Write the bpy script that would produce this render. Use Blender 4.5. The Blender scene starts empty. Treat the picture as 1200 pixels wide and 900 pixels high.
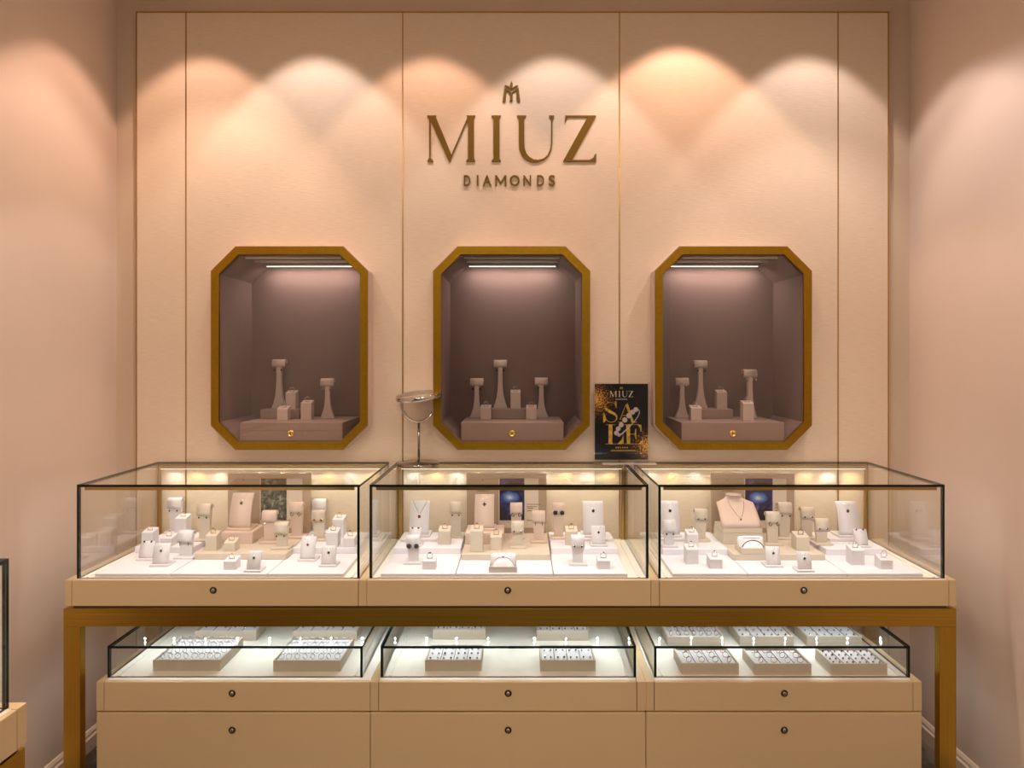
import bpy, bmesh, math, random
from mathutils import Vector, Matrix
random.seed(7)
PI = math.pi
C = bpy.context.scene.collection
sc = bpy.context.scene

# ---------------------------------------------------------------- camera
CX, CY, CZ, F = 0.04, -2.72, 1.52, 773.0
VX, VY = 612.0, 421.0
cam_d = bpy.data.cameras.new('camera'); cam = bpy.data.objects.new('camera', cam_d); C.objects.link(cam)
cam.location = (CX, CY, CZ); cam.rotation_euler = (PI/2, 0, 0)
cam_d.sensor_width = 36; cam_d.lens = F/1200*36
cam_d.shift_x = -(VX-600)/1200; cam_d.shift_y = (VY-450)/1200
cam_d.clip_start = 0.02
sc.camera = cam
def DP(py, z): return F*(CZ-z)/(py-VY)              # distance of a point seen at row py lying on height z
def YP(py, z): return CY + DP(py, z)
def XP(px, Y): return CX + (px-VX)*(Y-CY)/F
def ZP(py, Y): return CZ - (py-VY)*(Y-CY)/F

# ---------------------------------------------------------------- materials
def new_mat(name):
    m = bpy.data.materials.new(name); m.use_nodes = True
    nt = m.node_tree; b = nt.nodes['Principled BSDF']
    return m, nt, b
def pmat(name, col, rough=0.5, metal=0.0, noise=0.0, nscale=(40, 40, 40), bump=0.0, spec=None, coat=0.0):
    m, nt, b = new_mat(name)
    b.inputs['Base Color'].default_value = (*col, 1)
    b.inputs['Roughness'].default_value = rough
    b.inputs['Metallic'].default_value = metal
    if spec is not None: b.inputs['Specular IOR Level'].default_value = spec
    if coat: b.inputs['Coat Weight'].default_value = coat
    if noise or bump:
        tc = nt.nodes.new('ShaderNodeTexCoord'); mp = nt.nodes.new('ShaderNodeMapping')
        mp.inputs['Scale'].default_value = nscale
        nz = nt.nodes.new('ShaderNodeTexNoise'); nz.inputs['Scale'].default_value = 1; nz.inputs['Detail'].default_value = 3
        nt.links.new(tc.outputs['Object'], mp.inputs[0]); nt.links.new(mp.outputs[0], nz.inputs['Vector'])
        if noise:
            r = nt.nodes.new('ShaderNodeValToRGB')
            r.color_ramp.elements[0].position = .3; r.color_ramp.elements[1].position = .7
            r.color_ramp.elements[0].color = (*[c*(1-noise) for c in col], 1)
            r.color_ramp.elements[1].color = (*[min(1, c*(1+noise)) for c in col], 1)
            nt.links.new(nz.outputs['Fac'], r.inputs[0]); nt.links.new(r.outputs[0], b.inputs['Base Color'])
        if bump:
            bp = nt.nodes.new('ShaderNodeBump'); bp.inputs['Strength'].default_value = bump; bp.inputs['Distance'].default_value = .002
            nt.links.new(nz.outputs['Fac'], bp.inputs['Height']); nt.links.new(bp.outputs[0], b.inputs['Normal'])
    return m
def emat(name, col, s):
    m, nt, b = new_mat(name)
    b.inputs['Base Color'].default_value = (*col, 1)
    b.inputs['Emission Color'].default_value = (*col, 1); b.inputs['Emission Strength'].default_value = s
    return m
def glass_mat(name, tint, base=0.04, power=5.0, gl=(1, 1, 1), amt=.5):
    m = bpy.data.materials.new(name); m.use_nodes = True; nt = m.node_tree
    for n in list(nt.nodes): nt.nodes.remove(n)
    out = nt.nodes.new('ShaderNodeOutputMaterial'); mix = nt.nodes.new('ShaderNodeMixShader')
    tr = nt.nodes.new('ShaderNodeBsdfTransparent'); gs = nt.nodes.new('ShaderNodeBsdfGlossy')
    tr.inputs[0].default_value = (*tint, 1); gs.inputs['Roughness'].default_value = 0.0; gs.inputs[0].default_value = (*gl, 1)
    lw = nt.nodes.new('ShaderNodeLayerWeight'); lw.inputs['Blend'].default_value = .5
    pw = nt.nodes.new('ShaderNodeMath'); pw.operation = 'POWER'; pw.inputs[1].default_value = power
    mu = nt.nodes.new('ShaderNodeMath'); mu.operation = 'MULTIPLY_ADD'; mu.inputs[1].default_value = (1-base)*amt; mu.inputs[2].default_value = base
    nt.links.new(lw.outputs['Facing'], pw.inputs[0]); nt.links.new(pw.outputs[0], mu.inputs[0])
    nt.links.new(mu.outputs[0], mix.inputs[0]); nt.links.new(tr.outputs[0], mix.inputs[1]); nt.links.new(gs.outputs[0], mix.inputs[2])
    nt.links.new(mix.outputs[0], out.inputs[0])
    return m

M = {}
M['linen'] = pmat('linen_wallcovering', (.72, .585, .445), .75, noise=.05, nscale=(26, 26, 330), bump=.3)
M['wall'] = pmat('plaster_wall', (.72, .59, .49), .8, noise=.015, nscale=(3, 3, 3))
M['recess'] = pmat('painted_recess', (.62, .49, .375), .8, noise=.02, nscale=(30, 30, 300))
M['paint'] = pmat('satin_cream_paint', (.68, .515, .295), .42, noise=.012, nscale=(2, 2, 2))
M['gap_shade'] = pmat('painted_gap_shade', (.10, .065, .03), .8)  # dark colour put in for the shade inside gaps
M['brass'] = pmat('brushed_brass', (.52, .33, .055), .33, 1.0, noise=.12, nscale=(2, 300, 300))
M['brass_v'] = pmat('brushed_brass_upright', (.52, .33, .055), .33, 1.0, noise=.12, nscale=(300, 300, 2))
M['brass_frame'] = pmat('satin_brass_frame', (.33, .185, .014), .42, 1.0, noise=.08, nscale=(60, 60, 60))
M['brass_trim'] = pmat('thin_brass_trim', (.48, .30, .09), .3, 1.0)
M['logo'] = pmat('gold_letter_enamel', (.16, .085, .003), .5, .3, spec=.3)
M['deck'] = pmat('white_deck', (.86, .82, .73), .4)
M['pad'] = pmat('white_leatherette_pad', (.76, .75, .79), .6, noise=.03, nscale=(160, 160, 160), bump=.15)
M['cream'] = pmat('cream_leatherette', (.60, .525, .42), .6, noise=.03, nscale=(300, 300, 300), bump=.15)
M['blush'] = pmat('blush_leatherette', (.64, .50, .41), .6, noise=.03, nscale=(300, 300, 300), bump=.15)
M['pearl'] = pmat('white_leatherette', (.70, .68, .70), .6, noise=.03, nscale=(300, 300, 300), bump=.15)
M['satin'] = pmat('white_satin', (.86, .84, .86), .35, noise=.03, nscale=(90, 90, 90), bump=.3)
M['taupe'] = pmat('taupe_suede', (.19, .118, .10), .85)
M['taupe_mid'] = pmat('taupe_lacquer', (.30, .20, .16), .6)
M['taupe_item'] = pmat('taupe_leatherette', (.56, .43, .37), .7)
M['board'] = pmat('taupe_board', (.44, .32, .22), .6)
M['card'] = pmat('pale_card', (.70, .60, .49), .5)
M['ink'] = pmat('brown_ink', (.16, .11, .07), .6)
M['slot'] = pmat('dark_slot', (.10, .08, .06), .8)
M['chrome'] = pmat('chrome', (.58, .55, .52), .06, 1.0)
M['chrome_dark_reflect'] = pmat('chrome_painted_dark_reflections', (.34, .31, .28), .08, 1.0)  # chrome copy with dark room reflections put into its colour
M['steel'] = pmat('brushed_aluminium', (.62, .58, .50), .35, 1.0)
M['silver'] = pmat('silver', (.80, .78, .76), .16, 1.0)
M['rose'] = pmat('rose_gold', (.86, .55, .36), .18, 1.0)
M['gold'] = pmat('yellow_gold', (.90, .62, .20), .2, 1.0)
M['lockring'] = pmat('dark_chrome_lock', (.16, .13, .10), .25, 1.0)
M['black'] = pmat('black_stone', (.008, .008, .014), .12, coat=.4)
M['green'] = pmat('emerald_stone', (.008, .10, .04), .1, coat=.5)
M['red'] = pmat('ruby_stone', (.26, .008, .02), .1, coat=.5)
M['blue'] = pmat('sapphire_stone', (.01, .02, .14), .1, coat=.5)
M['clear'] = pmat('clear_stone', (.85, .86, .9), .04, .6)
M['glass'] = glass_mat('clear_glass', (.985, .99, .98), .03, 5)
M['side_glass'] = glass_mat('clear_side_glass', (.985, .99, .98), .085, 3.6, amt=.95)
M['niche_glass'] = glass_mat('niche_glass', (.98, .98, .98), .03, 5)
M['edge'] = pmat('green_glass_edge', (.003, .012, .010), .15, spec=.25)
M['acrylic'] = glass_mat('acrylic', (.985, .985, .985), .01, 4)
M['acrylic_edge'] = pmat('acrylic_edge', (.70, .62, .55), .2)
M['led'] = emat('led_diffuser', (1, .93, .80), 3.2)
M['led_dim'] = emat('led_lens', (1, .96, .88), 6)
M['ceil'] = pmat('ceiling_paint', (.75, .68, .60), .8)
M['skirting'] = pmat('skirting_paint', (.74, .62, .50), .5)
M['mirror'] = pmat('mirror', (.9, .9, .9), .01, 1.0)
M['dust'] = None

def marble():
    m, nt, b = new_mat('dark_marble')
    tc = nt.nodes.new('ShaderNodeTexCoord'); nz = nt.nodes.new('ShaderNodeTexNoise'); nz.inputs['Scale'].default_value = 4; nz.inputs['Detail'].default_value = 8; nz.inputs['Distortion'].default_value = 1.6
    r = nt.nodes.new('ShaderNodeValToRGB'); e = r.color_ramp.elements
    e[0].position = .42; e[0].color = (.05, .042, .036, 1); e[1].position = .6; e[1].color = (.16, .135, .115, 1)
    n = e.new(.5); n.color = (.07, .06, .05, 1); n = e.new(.52); n.color = (.36, .32, .28, 1); n = e.new(.545); n.color = (.08, .068, .058, 1)
    nt.links.new(tc.outputs['Object'], nz.inputs['Vector']); nt.links.new(nz.outputs['Fac'], r.inputs[0]); nt.links.new(r.outputs[0], b.inputs['Base Color'])
    b.inputs['Roughness'].default_value = .15
    return m
M['marble'] = marble()

def sep_pic(kind):
    """printed pictures: an out-of-focus green gem texture, or a blue jewel on night blue"""
    m, nt, b = new_mat('printed_' + kind); N = nt.nodes; L = nt.links
    b.inputs['Roughness'].default_value = .35
    tc = N.new('ShaderNodeTexCoord')
    nz = N.new('ShaderNodeTexNoise'); nz.inputs['Scale'].default_value = 55 if kind == 'foliage' else 26; nz.inputs['Detail'].default_value = 5; nz.inputs['Distortion'].default_value = .8
    L.new(tc.outputs['Object'], nz.inputs['Vector'])
    r = N.new('ShaderNodeValToRGB'); e = r.color_ramp.elements
    if kind == 'foliage':
        e[0].position = .36; e[0].color = (.018, .016, .010, 1); e[1].position = .72; e[1].color = (.34, .36, .28, 1)
        n = e.new(.5); n.color = (.065, .07, .045, 1)
        L.new(nz.outputs['Fac'], r.inputs[0]); L.new(r.outputs[0], b.inputs['Base Color'])
    else:
        e[0].position = .42; e[0].color = (.004, .004, .018, 1); e[1].position = .75; e[1].color = (.16, .20, .48, 1)
        n = e.new(.58); n.color = (.03, .025, .12, 1)
        L.new(nz.outputs['Fac'], r.inputs[0])
        mp = N.new('ShaderNodeMapping'); mp.inputs['Location'].default_value = (.13, 0, -.18) if kind == 'moon' else (.05, 0, -.12)
        mp.inputs['Scale'].default_value = (15, 1, 23); L.new(tc.outputs['Object'], mp.inputs[0])
        sx = N.new('ShaderNodeSeparateXYZ'); L.new(mp.outputs[0], sx.inputs[0]); cb = N.new('ShaderNodeCombineXYZ')
        L.new(sx.outputs[0], cb.inputs[0]); L.new(sx.outputs[2], cb.inputs[2])
        ln = N.new('ShaderNodeVectorMath'); ln.operation = 'LENGTH'; L.new(cb.outputs[0], ln.inputs[0])
        ad = N.new('ShaderNodeMath'); ad.operation = 'MULTIPLY_ADD'; ad.inputs[1].default_value = .5; L.new(nz.outputs['Fac'], ad.inputs[0]); L.new(ln.outputs['Value'], ad.inputs[2])
        r2 = N.new('ShaderNodeValToRGB'); e = r2.color_ramp.elements
        e[0].position = .25; e[0].color = (.62, .62, .60, 1); e[1].position = .78; e[1].color = (.03, .05, .22, 1); n = e.new(.5); n.color = (.12, .24, .50, 1)
        st = N.new('ShaderNodeMath'); st.operation = 'LESS_THAN'; st.inputs[1].default_value = .80; L.new(ad.outputs[0], st.inputs[0])
        L.new(ad.outputs[0], r2.inputs[0])
        mx = N.new('ShaderNodeMix'); mx.data_type = 'RGBA'; L.new(st.outputs[0], mx.inputs[0]); L.new(r.outputs[0], mx.inputs[6]); L.new(r2.outputs[0], mx.inputs[7])
        L.new(mx.outputs[2], b.inputs['Base Color'])
    return m
M['foliage'] = sep_pic('foliage'); M['moon'] = sep_pic('moon'); M['jewel'] = sep_pic('jewel')

def poster_mat():
    m, nt, b = new_mat('poster_print'); N = nt.nodes; L = nt.links
    b.inputs['Roughness'].default_value = .3
    tc = N.new('ShaderNodeTexCoord')
    vz = N.new('ShaderNodeTexNoise'); vz.inputs['Scale'].default_value = 190; vz.inputs['Detail'].default_value = 3; L.new(tc.outputs['Object'], vz.inputs['Vector'])
    def dist(x, z, r):
        v = N.new('ShaderNodeVectorMath'); v.operation = 'DISTANCE'; L.new(tc.outputs['Object'], v.inputs[0]); v.inputs[1].default_value = (x, 0, z)
        mr = N.new('ShaderNodeMapRange'); mr.inputs[1].default_value = 0; mr.inputs[2].default_value = r; mr.inputs[3].default_value = .40; mr.inputs[4].default_value = 0; L.new(v.outputs['Value'], mr.inputs[0])
        return mr.outputs[0]
    a = dist(-.104, .260, .105); c = dist(.108, .072, .095)
    mx = N.new('ShaderNodeMath'); mx.operation = 'MAXIMUM'; L.new(a, mx.inputs[0]); L.new(c, mx.inputs[1])
    s = N.new('ShaderNodeMath'); s.operation = 'ADD'; L.new(mx.outputs[0], s.inputs[0]); L.new(vz.outputs['Fac'], s.inputs[1])
    r = N.new('ShaderNodeValToRGB'); e = r.color_ramp.elements
    e[0].position = .66; e[0].color = (.003, .002, .003, 1); e[1].position = .92; e[1].color = (.75, .45, .10, 1); n = e.new(.74); n.color = (.10, .035, .01, 1); n = e.new(.82); n.color = (.45, .20, .02, 1)
    L.new(s.outputs[0], r.inputs[0]); L.new(r.outputs[0], b.inputs['Base Color'])
    return m
M['poster'] = poster_mat()
M['poster_gold'] = pmat('poster_gold_ink', (.55, .33, .05), .35, noise=.5, nscale=(120, 1, 60))
M['poster_pale'] = pmat('poster_pale_ink', (.72, .60, .50), .4)
M['poster_stone'] = pmat('poster_bracelet_ink', (.50, .43, .42), .3, noise=.45, nscale=(420, 420, 420))

# ---------------------------------------------------------------- mesh builder
class MB:
    def __init__(s): s.v = []; s.f = []; s.m = []; s.sm = []
    def add(s, vs, fs, mi=0, smooth=False):
        o = len(s.v); s.v += [tuple(p) for p in vs]
        for f in fs: s.f.append([o+i for i in f]); s.m.append(mi); s.sm.append(smooth)
        return s
    def box(s, x0, x1, y0, y1, z0, z1, mi=0, mis=None, bv=0.0):
        if x1 < x0: x0, x1 = x1, x0
        if bv > 0:
            b = min(bv, (x1-x0)/2.2, (y1-y0)/2.2, (z1-z0)/2.2)
            bm = bmesh.new(); bmesh.ops.create_cube(bm, size=1)
            for v in bm.verts: v.co = Vector((x0 if v.co.x < 0 else x1, y0 if v.co.y < 0 else y1, z0 if v.co.z < 0 else z1))
            bmesh.ops.bevel(bm, geom=list(bm.edges), offset=b, segments=2, affect='EDGES', profile=.5)
            bm.verts.index_update()
            s.add([v.co for v in bm.verts], [[v.index for v in f.verts] for f in bm.faces], mi); bm.free(); return s
        vs = [(x0, y0, z0), (x1, y0, z0), (x1, y1, z0), (x0, y1, z0), (x0, y0, z1), (x1, y0, z1), (x1, y1, z1), (x0, y1, z1)]
        fs = [(0, 3, 2, 1), (4, 5, 6, 7), (0, 1, 5, 4), (1, 2, 6, 5), (2, 3, 7, 6), (3, 0, 4, 7)]   # bottom top front right back left
        if mis is None: return s.add(vs, fs, mi)
        for f, k in zip(fs, mis): s.add(vs, [f], k)
        return s
    def prism(s, poly, a, b, axis='x', mi=0, smooth=False):
        """extrude a 2-D polygon; axis x: poly=(y,z); axis y: poly=(x,z); axis z: poly=(x,y)"""
        n = len(poly)
        def P(p, t): return (t, p[0], p[1]) if axis == 'x' else ((p[0], t, p[1]) if axis == 'y' else (p[0], p[1], t))
        vs = [P(p, a) for p in poly] + [P(p, b) for p in poly]
        s.add(vs, [list(range(n))[::-1], list(range(n, 2*n))], mi)
        o = len(s.v)-2*n
        for i in range(n):
            j = (i+1) % n; s.f.append([o+i, o+j, o+n+j, o+n+i]); s.m.append(mi); s.sm.append(smooth)
        return s
    def tube(s, pts, r, n=8, mi=0, closed=False):
        pts = [Vector(p) for p in pts]; k = len(pts); rings = []; up = None
        for i, p in enumerate(pts):
            if closed: t = pts[(i+1) % k]-pts[i-1]
            else: t = pts[min(i+1, k-1)]-pts[max(i-1, 0)]
            t.normalize()
            if up is None: up = t.orthogonal().normalized()
            else: up = (up - t*up.dot(t)).normalized()
            q = t.cross(up); rr = r[i] if isinstance(r, (list, tuple)) else r
            rings.append([p+(up*math.cos(2*PI*j/n)+q*math.sin(2*PI*j/n))*rr for j in range(n)])
        vs = [v for rg in rings for v in rg]; fs = []
        for i in range(k if closed else k-1):
            a = i*n; b = ((i+1) % k)*n
            for j in range(n): fs.append((a+j, a+(j+1) % n, b+(j+1) % n, b+j))
        if not closed: fs += [tuple(range(n))[::-1], tuple(range((k-1)*n, k*n))]
        return s.add(vs, fs, mi, True)
    def ring(s, c, R, r, rot=None, n=20, m=6, mi=0, a0=0, a1=2*PI):
        c = Vector(c); rot = rot or Matrix.Identity(3); full = abs(a1-a0-2*PI) < 1e-6
        k = n if full else n+1
        pts = [c + rot @ Vector((R*math.cos(a0+(a1-a0)*i/n), 0, R*math.sin(a0+(a1-a0)*i/n))) for i in range(k)]
        return s.tube(pts, r, m, mi, full)
    def ball(s, c, r, mi=0, n=8, m=6, sq=(1, 1, 1)):
        vs = [(c[0], c[1], c[2]+r*sq[2])]; fs = []
        for i in range(1, m):
            a = PI*i/m
            for j in range(n): b = 2*PI*j/n; vs.append((c[0]+r*sq[0]*math.sin(a)*math.cos(b), c[1]+r*sq[1]*math.sin(a)*math.sin(b), c[2]+r*sq[2]*math.cos(a)))
        vs.append((c[0], c[1], c[2]-r*sq[2]))
        for j in range(n): fs.append((0, 1+j, 1+(j+1) % n))
        for i in range(m-2):
            for j in range(n): a = 1+i*n+j; b = 1+i*n+(j+1) % n; fs.append((a, a+n, b+n, b))
        L = len(vs)-1
        for j in range(n): fs.append((L, L-n+(j+1) % n, L-n+j))
        return s.add(vs, fs, mi, True)
    def lathe(s, prof, n=24, c=(0, 0, 0), mi=0, axis='z', smooth=True):
        vs = []; fs = []
        for (r, h) in prof:
            for j in range(n):
                a = 2*PI*j/n; x, y = r*math.cos(a), r*math.sin(a)
                vs.append((c[0]+x, c[1]+y, c[2]+h) if axis == 'z' else (c[0]+x, c[1]-h, c[2]+y))
        for i in range(len(prof)-1):
            for j in range(n): fs.append((i*n+j, i*n+(j+1) % n, (i+1)*n+(j+1) % n, (i+1)*n+j))
        if prof[0][0] > 1e-6: fs.append(tuple(range(n))[::-1])
        if prof[-1][0] > 1e-6: fs.append(tuple(range((len(prof)-1)*n, len(prof)*n)))
        return s.add(vs, fs, mi, smooth)
    def build(s, name, mats, parent=None, loc=(0, 0, 0), rot=(0, 0, 0)):
        me = bpy.data.meshes.new(name); me.from_pydata(s.v, [], s.f)
        for m in (mats if isinstance(mats, (list, tuple)) else [mats]): me.materials.append(M[m] if isinstance(m, str) else m)
        me.polygons.foreach_set('material_index', s.m); me.polygons.foreach_set('use_smooth', s.sm)
        bm = bmesh.new(); bm.from_mesh(me); bmesh.ops.recalc_face_normals(bm, faces=bm.faces); bm.to_mesh(me); bm.free()
        return link(name, me, parent, loc, rot)
def link(name, me, parent=None, loc=(0, 0, 0), rot=(0, 0, 0)):
    o = bpy.data.objects.new(name, me); C.objects.link(o); o.parent = parent; o.location = loc; o.rotation_euler = rot
    return o
def tag(o, label=None, cat=None, group=None, kind=None):
    if label: o['label'] = label
    if cat: o['category'] = cat
    if group: o['group'] = group
    if kind: o['kind'] = kind
    return o
def empty(name, loc=(0, 0, 0), rz=0, label=None, cat=None, group=None):
    o = bpy.data.objects.new(name, None); C.objects.link(o); o.location = loc; o.rotation_euler = (0, 0, rz); o.empty_display_size = .05
    return tag(o, label, cat, group)
_cache = {}
def cached(key, fn, name, mats, parent, loc=(0, 0, 0), rot=(0, 0, 0)):
    """a part built once per size; later ones share its mesh"""
    if key in _cache: return link(name, _cache[key], parent, loc, rot)
    o = fn().build(name, mats, parent, loc, rot); _cache[key] = o.data
    return o
def struct(o): o['kind'] = 'structure'; return o

# ---------------------------------------------------------------- the room
WL, WR, CEIL, YF = -1.65, 1.655, 3.16, -4.6
struct(MB().box(WL-.1, WR+.1, YF, .30, -.06, 0).build('floor', 'marble'))
struct(MB().box(WL-.1, WR+.1, YF, .30, CEIL, CEIL+.06).build('ceiling', 'ceil'))
struct(MB().box(WL-.1, WL, YF, .03, 0, CEIL).build('wall_left', 'wall'))
struct(MB().box(WR, WR+.1, YF, .03, 0, CEIL).build('wall_right', 'wall'))
def skirt(name, x0, s):
    p = [(0, 0), (s*.016, 0), (s*.016, .05), (s*.010, .056), (s*.010, .064), (s*.004, .075), (0, .078)]
    return struct(MB().prism([(x0+a, b) for a, b in p], -4.5, .028, 'y').build(name, 'skirting'))
# prism along y wants (x,z) pairs
skirt('baseboard_left', WL, 1); skirt('baseboard_right', WR, -1)

# niches: centre X, outer frame sizes in metres, measured on the frame face plane
YFR = -.07
sN = F/(YFR-CY)
NCH = []
for (l, r, t, b) in ((244, 434, 288, 529), (507, 692, 288, 527), (764, 955, 287, 529)):
    NCH.append((XP((l+r)/2, YFR), .318, ZP(288, YFR), ZP(528, YFR)))
def octo(cx, hw, zt, zb, ch, d=0.0):
    hw += d; zt += d; zb -= d; c = ch + d*.586
    return [(cx-hw+c, zt), (cx+hw-c, zt), (cx+hw, zt-c), (cx+hw, zb+c), (cx+hw-c, zb), (cx-hw+c, zb), (cx-hw, zb+c), (cx-hw, zt-c)]
CH = .100
# structural wall with rectangular openings for the niches
w = MB()
xs = [WL-.1] + sum([[c-hw+.004, c+hw-.004] for c, hw, zt, zb in NCH], []) + [WR+.1]
zt0, zb0 = NCH[0][2]-.004, NCH[0][3]+.004
w.box(xs[0], xs[-1], .03, .12, zt0, CEIL); w.box(xs[0], xs[-1], .03, .12, 0, zb0)
for i in range(0, 8, 2): w.box(xs[i], xs[i+1], .03, .12, zb0, zt0)
struct(w.build('wall_back', 'recess'))
# linen panels, those behind the niches with an octagonal hole
PX = [XP(p, 0) for p in (160, 218, 472, 726, 982, 1041)]; PT = ZP(15, 0); PB = .08
for i in range(5):
    a, b = PX[i]+.002, PX[i+1]-.002; w = MB()
    if i in (0, 4): w.box(a, b, 0, .03, PB, PT)
    else:
        c, hw, zt, zb = NCH[i-1]; q = octo(c, hw, zt, zb, CH, -.004)
        o = [(a, PT), (b, PT), (b, PT), (b, PB), (b, PB), (a, PB), (a, PB), (a, PT)]
        vs = [(x, 0, z) for x, z in q] + [(a, 0, PT), (b, 0, PT), (b, 0, PB), (a, 0, PB)]
        w.add(vs, [(0, 1, 9, 8), (1, 2, 9), (2, 3, 10, 9), (3, 4, 10), (4, 5, 11, 10), (5, 6, 11), (6, 7, 8, 11), (7, 0, 8)])
        for (p0, p1) in (((a, PT), (b, PT)), ((b, PT), (b, PB)), ((b, PB), (a, PB)), ((a, PB), (a, PT))):
            w.add([(p0[0], 0, p0[1]), (p1[0], 0, p1[1]), (p1[0], .03, p1[1]), (p0[0], .03, p0[1])], [(0, 1, 2, 3)])
    struct(w.build('wall_panel', 'linen'))
k = 1
for i, x in enumerate(PX):
    struct(MB().box(x-.0022, x+.0022, -.002, .03, PB, PT).build('trim_%d' % k, 'brass_trim')); k += 1
struct(MB().box(PX[0]-.0022, PX[-1]+.0022, -.003, .03, PT, PT+.0045).build('trim_%d' % k, 'brass_trim'))
struct(MB().box(PX[0], PX[-1], .0, .03, 0, PB).build('baseboard_back', 'skirting'))

# ---------------------------------------------------------------- wall niches
YB = .25                                             # back of the niche
def ring_faces(w, A, ya, B, yb, mi=0):
    n = len(A); vs = [(x, ya, z) for x, z in A]+[(x, yb, z) for x, z in B]
    w.add(vs, [(i, (i+1) % n, n+(i+1) % n, n+i) for i in range(n)], mi)
PLTOP = ZP(495.3, -.055)
PLC = [XP(340.5, -.055), XP(600.3, -.055), XP(859.5, -.055)]
for i, (c, hw, zt, zb) in enumerate(NCH):
    side = ['left', 'middle', 'right'][i]
    root = empty('wall_niche', (c, 0, zb), 0, 'octagonal brass framed display niche, %s of the three in the linen wall' % side, 'display niche', 'octagonal niches in the wall')
    O = octo(0, hw, zt-zb, 0, CH); FW = .034; I = octo(0, hw, zt-zb, 0, CH, -FW); I2 = octo(0, hw, zt-zb, 0, CH, -FW-.003)
    w = MB(); ring_faces(w, octo(0, hw, zt-zb, 0, CH, -.003), YFR, I, YFR)
    ring_faces(w, octo(0, hw, zt-zb, 0, CH, -.003), YFR, octo(0, hw, zt-zb, 0, CH, -.003), YFR+.006); ring_faces(w, I, YFR, I, YFR+.012)
    w.build('frame', 'brass_frame', root)
    w = MB(); ring_faces(w, O, YFR+.004, O, .06); ring_faces(w, O, YFR+.004, octo(0, hw, zt-zb, 0, CH, -.004), YFR+.004)
    w.build('surround', 'taupe_item', root)
    w = MB(); ring_faces(w, I, YFR+.012, I2, YFR+.012); ring_faces(w, I2, YFR+.012, I2, YB)
    ring_faces(w, O, .06, octo(0, hw-.004, zt-zb-.004, .004, CH), .06)
    w.add([(x, YB, z) for x, z in I2], [tuple(range(8))])
    ring_faces(w, octo(0, hw-.004, zt-zb-.004, .004, CH), .06, octo(0, hw-.004, zt-zb-.004, .004, CH), YB+.01)
    w.add([(x, YB+.01, z) for x, z in octo(0, hw-.004, zt-zb-.004, .004, CH)], [tuple(range(8))])
    w.build('lining', 'taupe', root)
    I3 = octo(0, hw, zt-zb, 0, CH, -FW-.0035)
    w = MB().prism(I3, YFR+.014, YFR+.018, 'y'); w.build('glass_pane', 'niche_glass', root)
    zi = zt-zb-FW-.003
    for (y, d, e) in ((-.03, .010, 0), (.07, .010, 0), (.185, .014, 1)):
        pr = MB().box(-.195, .195, y, y+d, zi-.009, zi-.0005, bv=.001).build('light_profile', 'steel', root)
        if e: MB().box(-.19, .19, y+.002, y+d-.002, zi-.0105, zi-.009).build('led_strip', 'led', pr)
    # plinth with lock
    px = PLC[i]-c; pz = PLTOP-zb
    w = MB().box(px-.208, px+.208, -.048, .235, FW+.0035, pz, bv=.002); w.build('plinth', 'taupe_mid', root)
    lk = MB().lathe([(.0, .0), (.0152, .0), (.0155, .002), (.0115, .006), (.0095, .0035), (0, .0035)], 24, (px-.001, -.048, .066), axis='y').build('lock', 'gold', root)
    MB().box(px-.0022, px, -.0525, -.051, .060, .072).box(px-.0045, px-.001, -.0525, -.051, .064, .068).build('keyhole', 'slot', lk)

# ---------------------------------------------------------------- signage
def mapz(fx, fz, t, y0): return None
def plates(name, polys, mat, parent, fn, y0, t):
    w = MB()
    for i_, p in enumerate(polys): w.prism([fn(*q) for q in p], y0-i_*.00004, y0+t, 'y')
    return w.build(name, mat, parent)
def ribbon(pts, ws):
    """polygon around a polyline with varying width"""
    L, R = [], []
    for i, p in enumerate(pts):
        a = Vector(pts[max(0, i-1)]); b = Vector(pts[min(len(pts)-1, i+1)]); t = (b-a).normalized(); n = Vector((-t.y, t.x))
        h = (ws[i] if isinstance(ws, (list, tuple)) else ws)/2
        L.append(tuple(Vector(p)+n*h)); R.append(tuple(Vector(p)-n*h))
    return [[L[i], L[i+1], R[i+1], R[i]] for i in range(len(pts)-1)]
def bez(p0, p1, p2, p3, n=10):
    out = []
    for i in range(n+1):
        t = i/n; u = 1-t
        out.append(tuple(u*u*u*p0[k]+3*u*u*t*p1[k]+3*u*t*t*p2[k]+t*t*t*p3[k] for k in (0, 1)))
    return out
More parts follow.
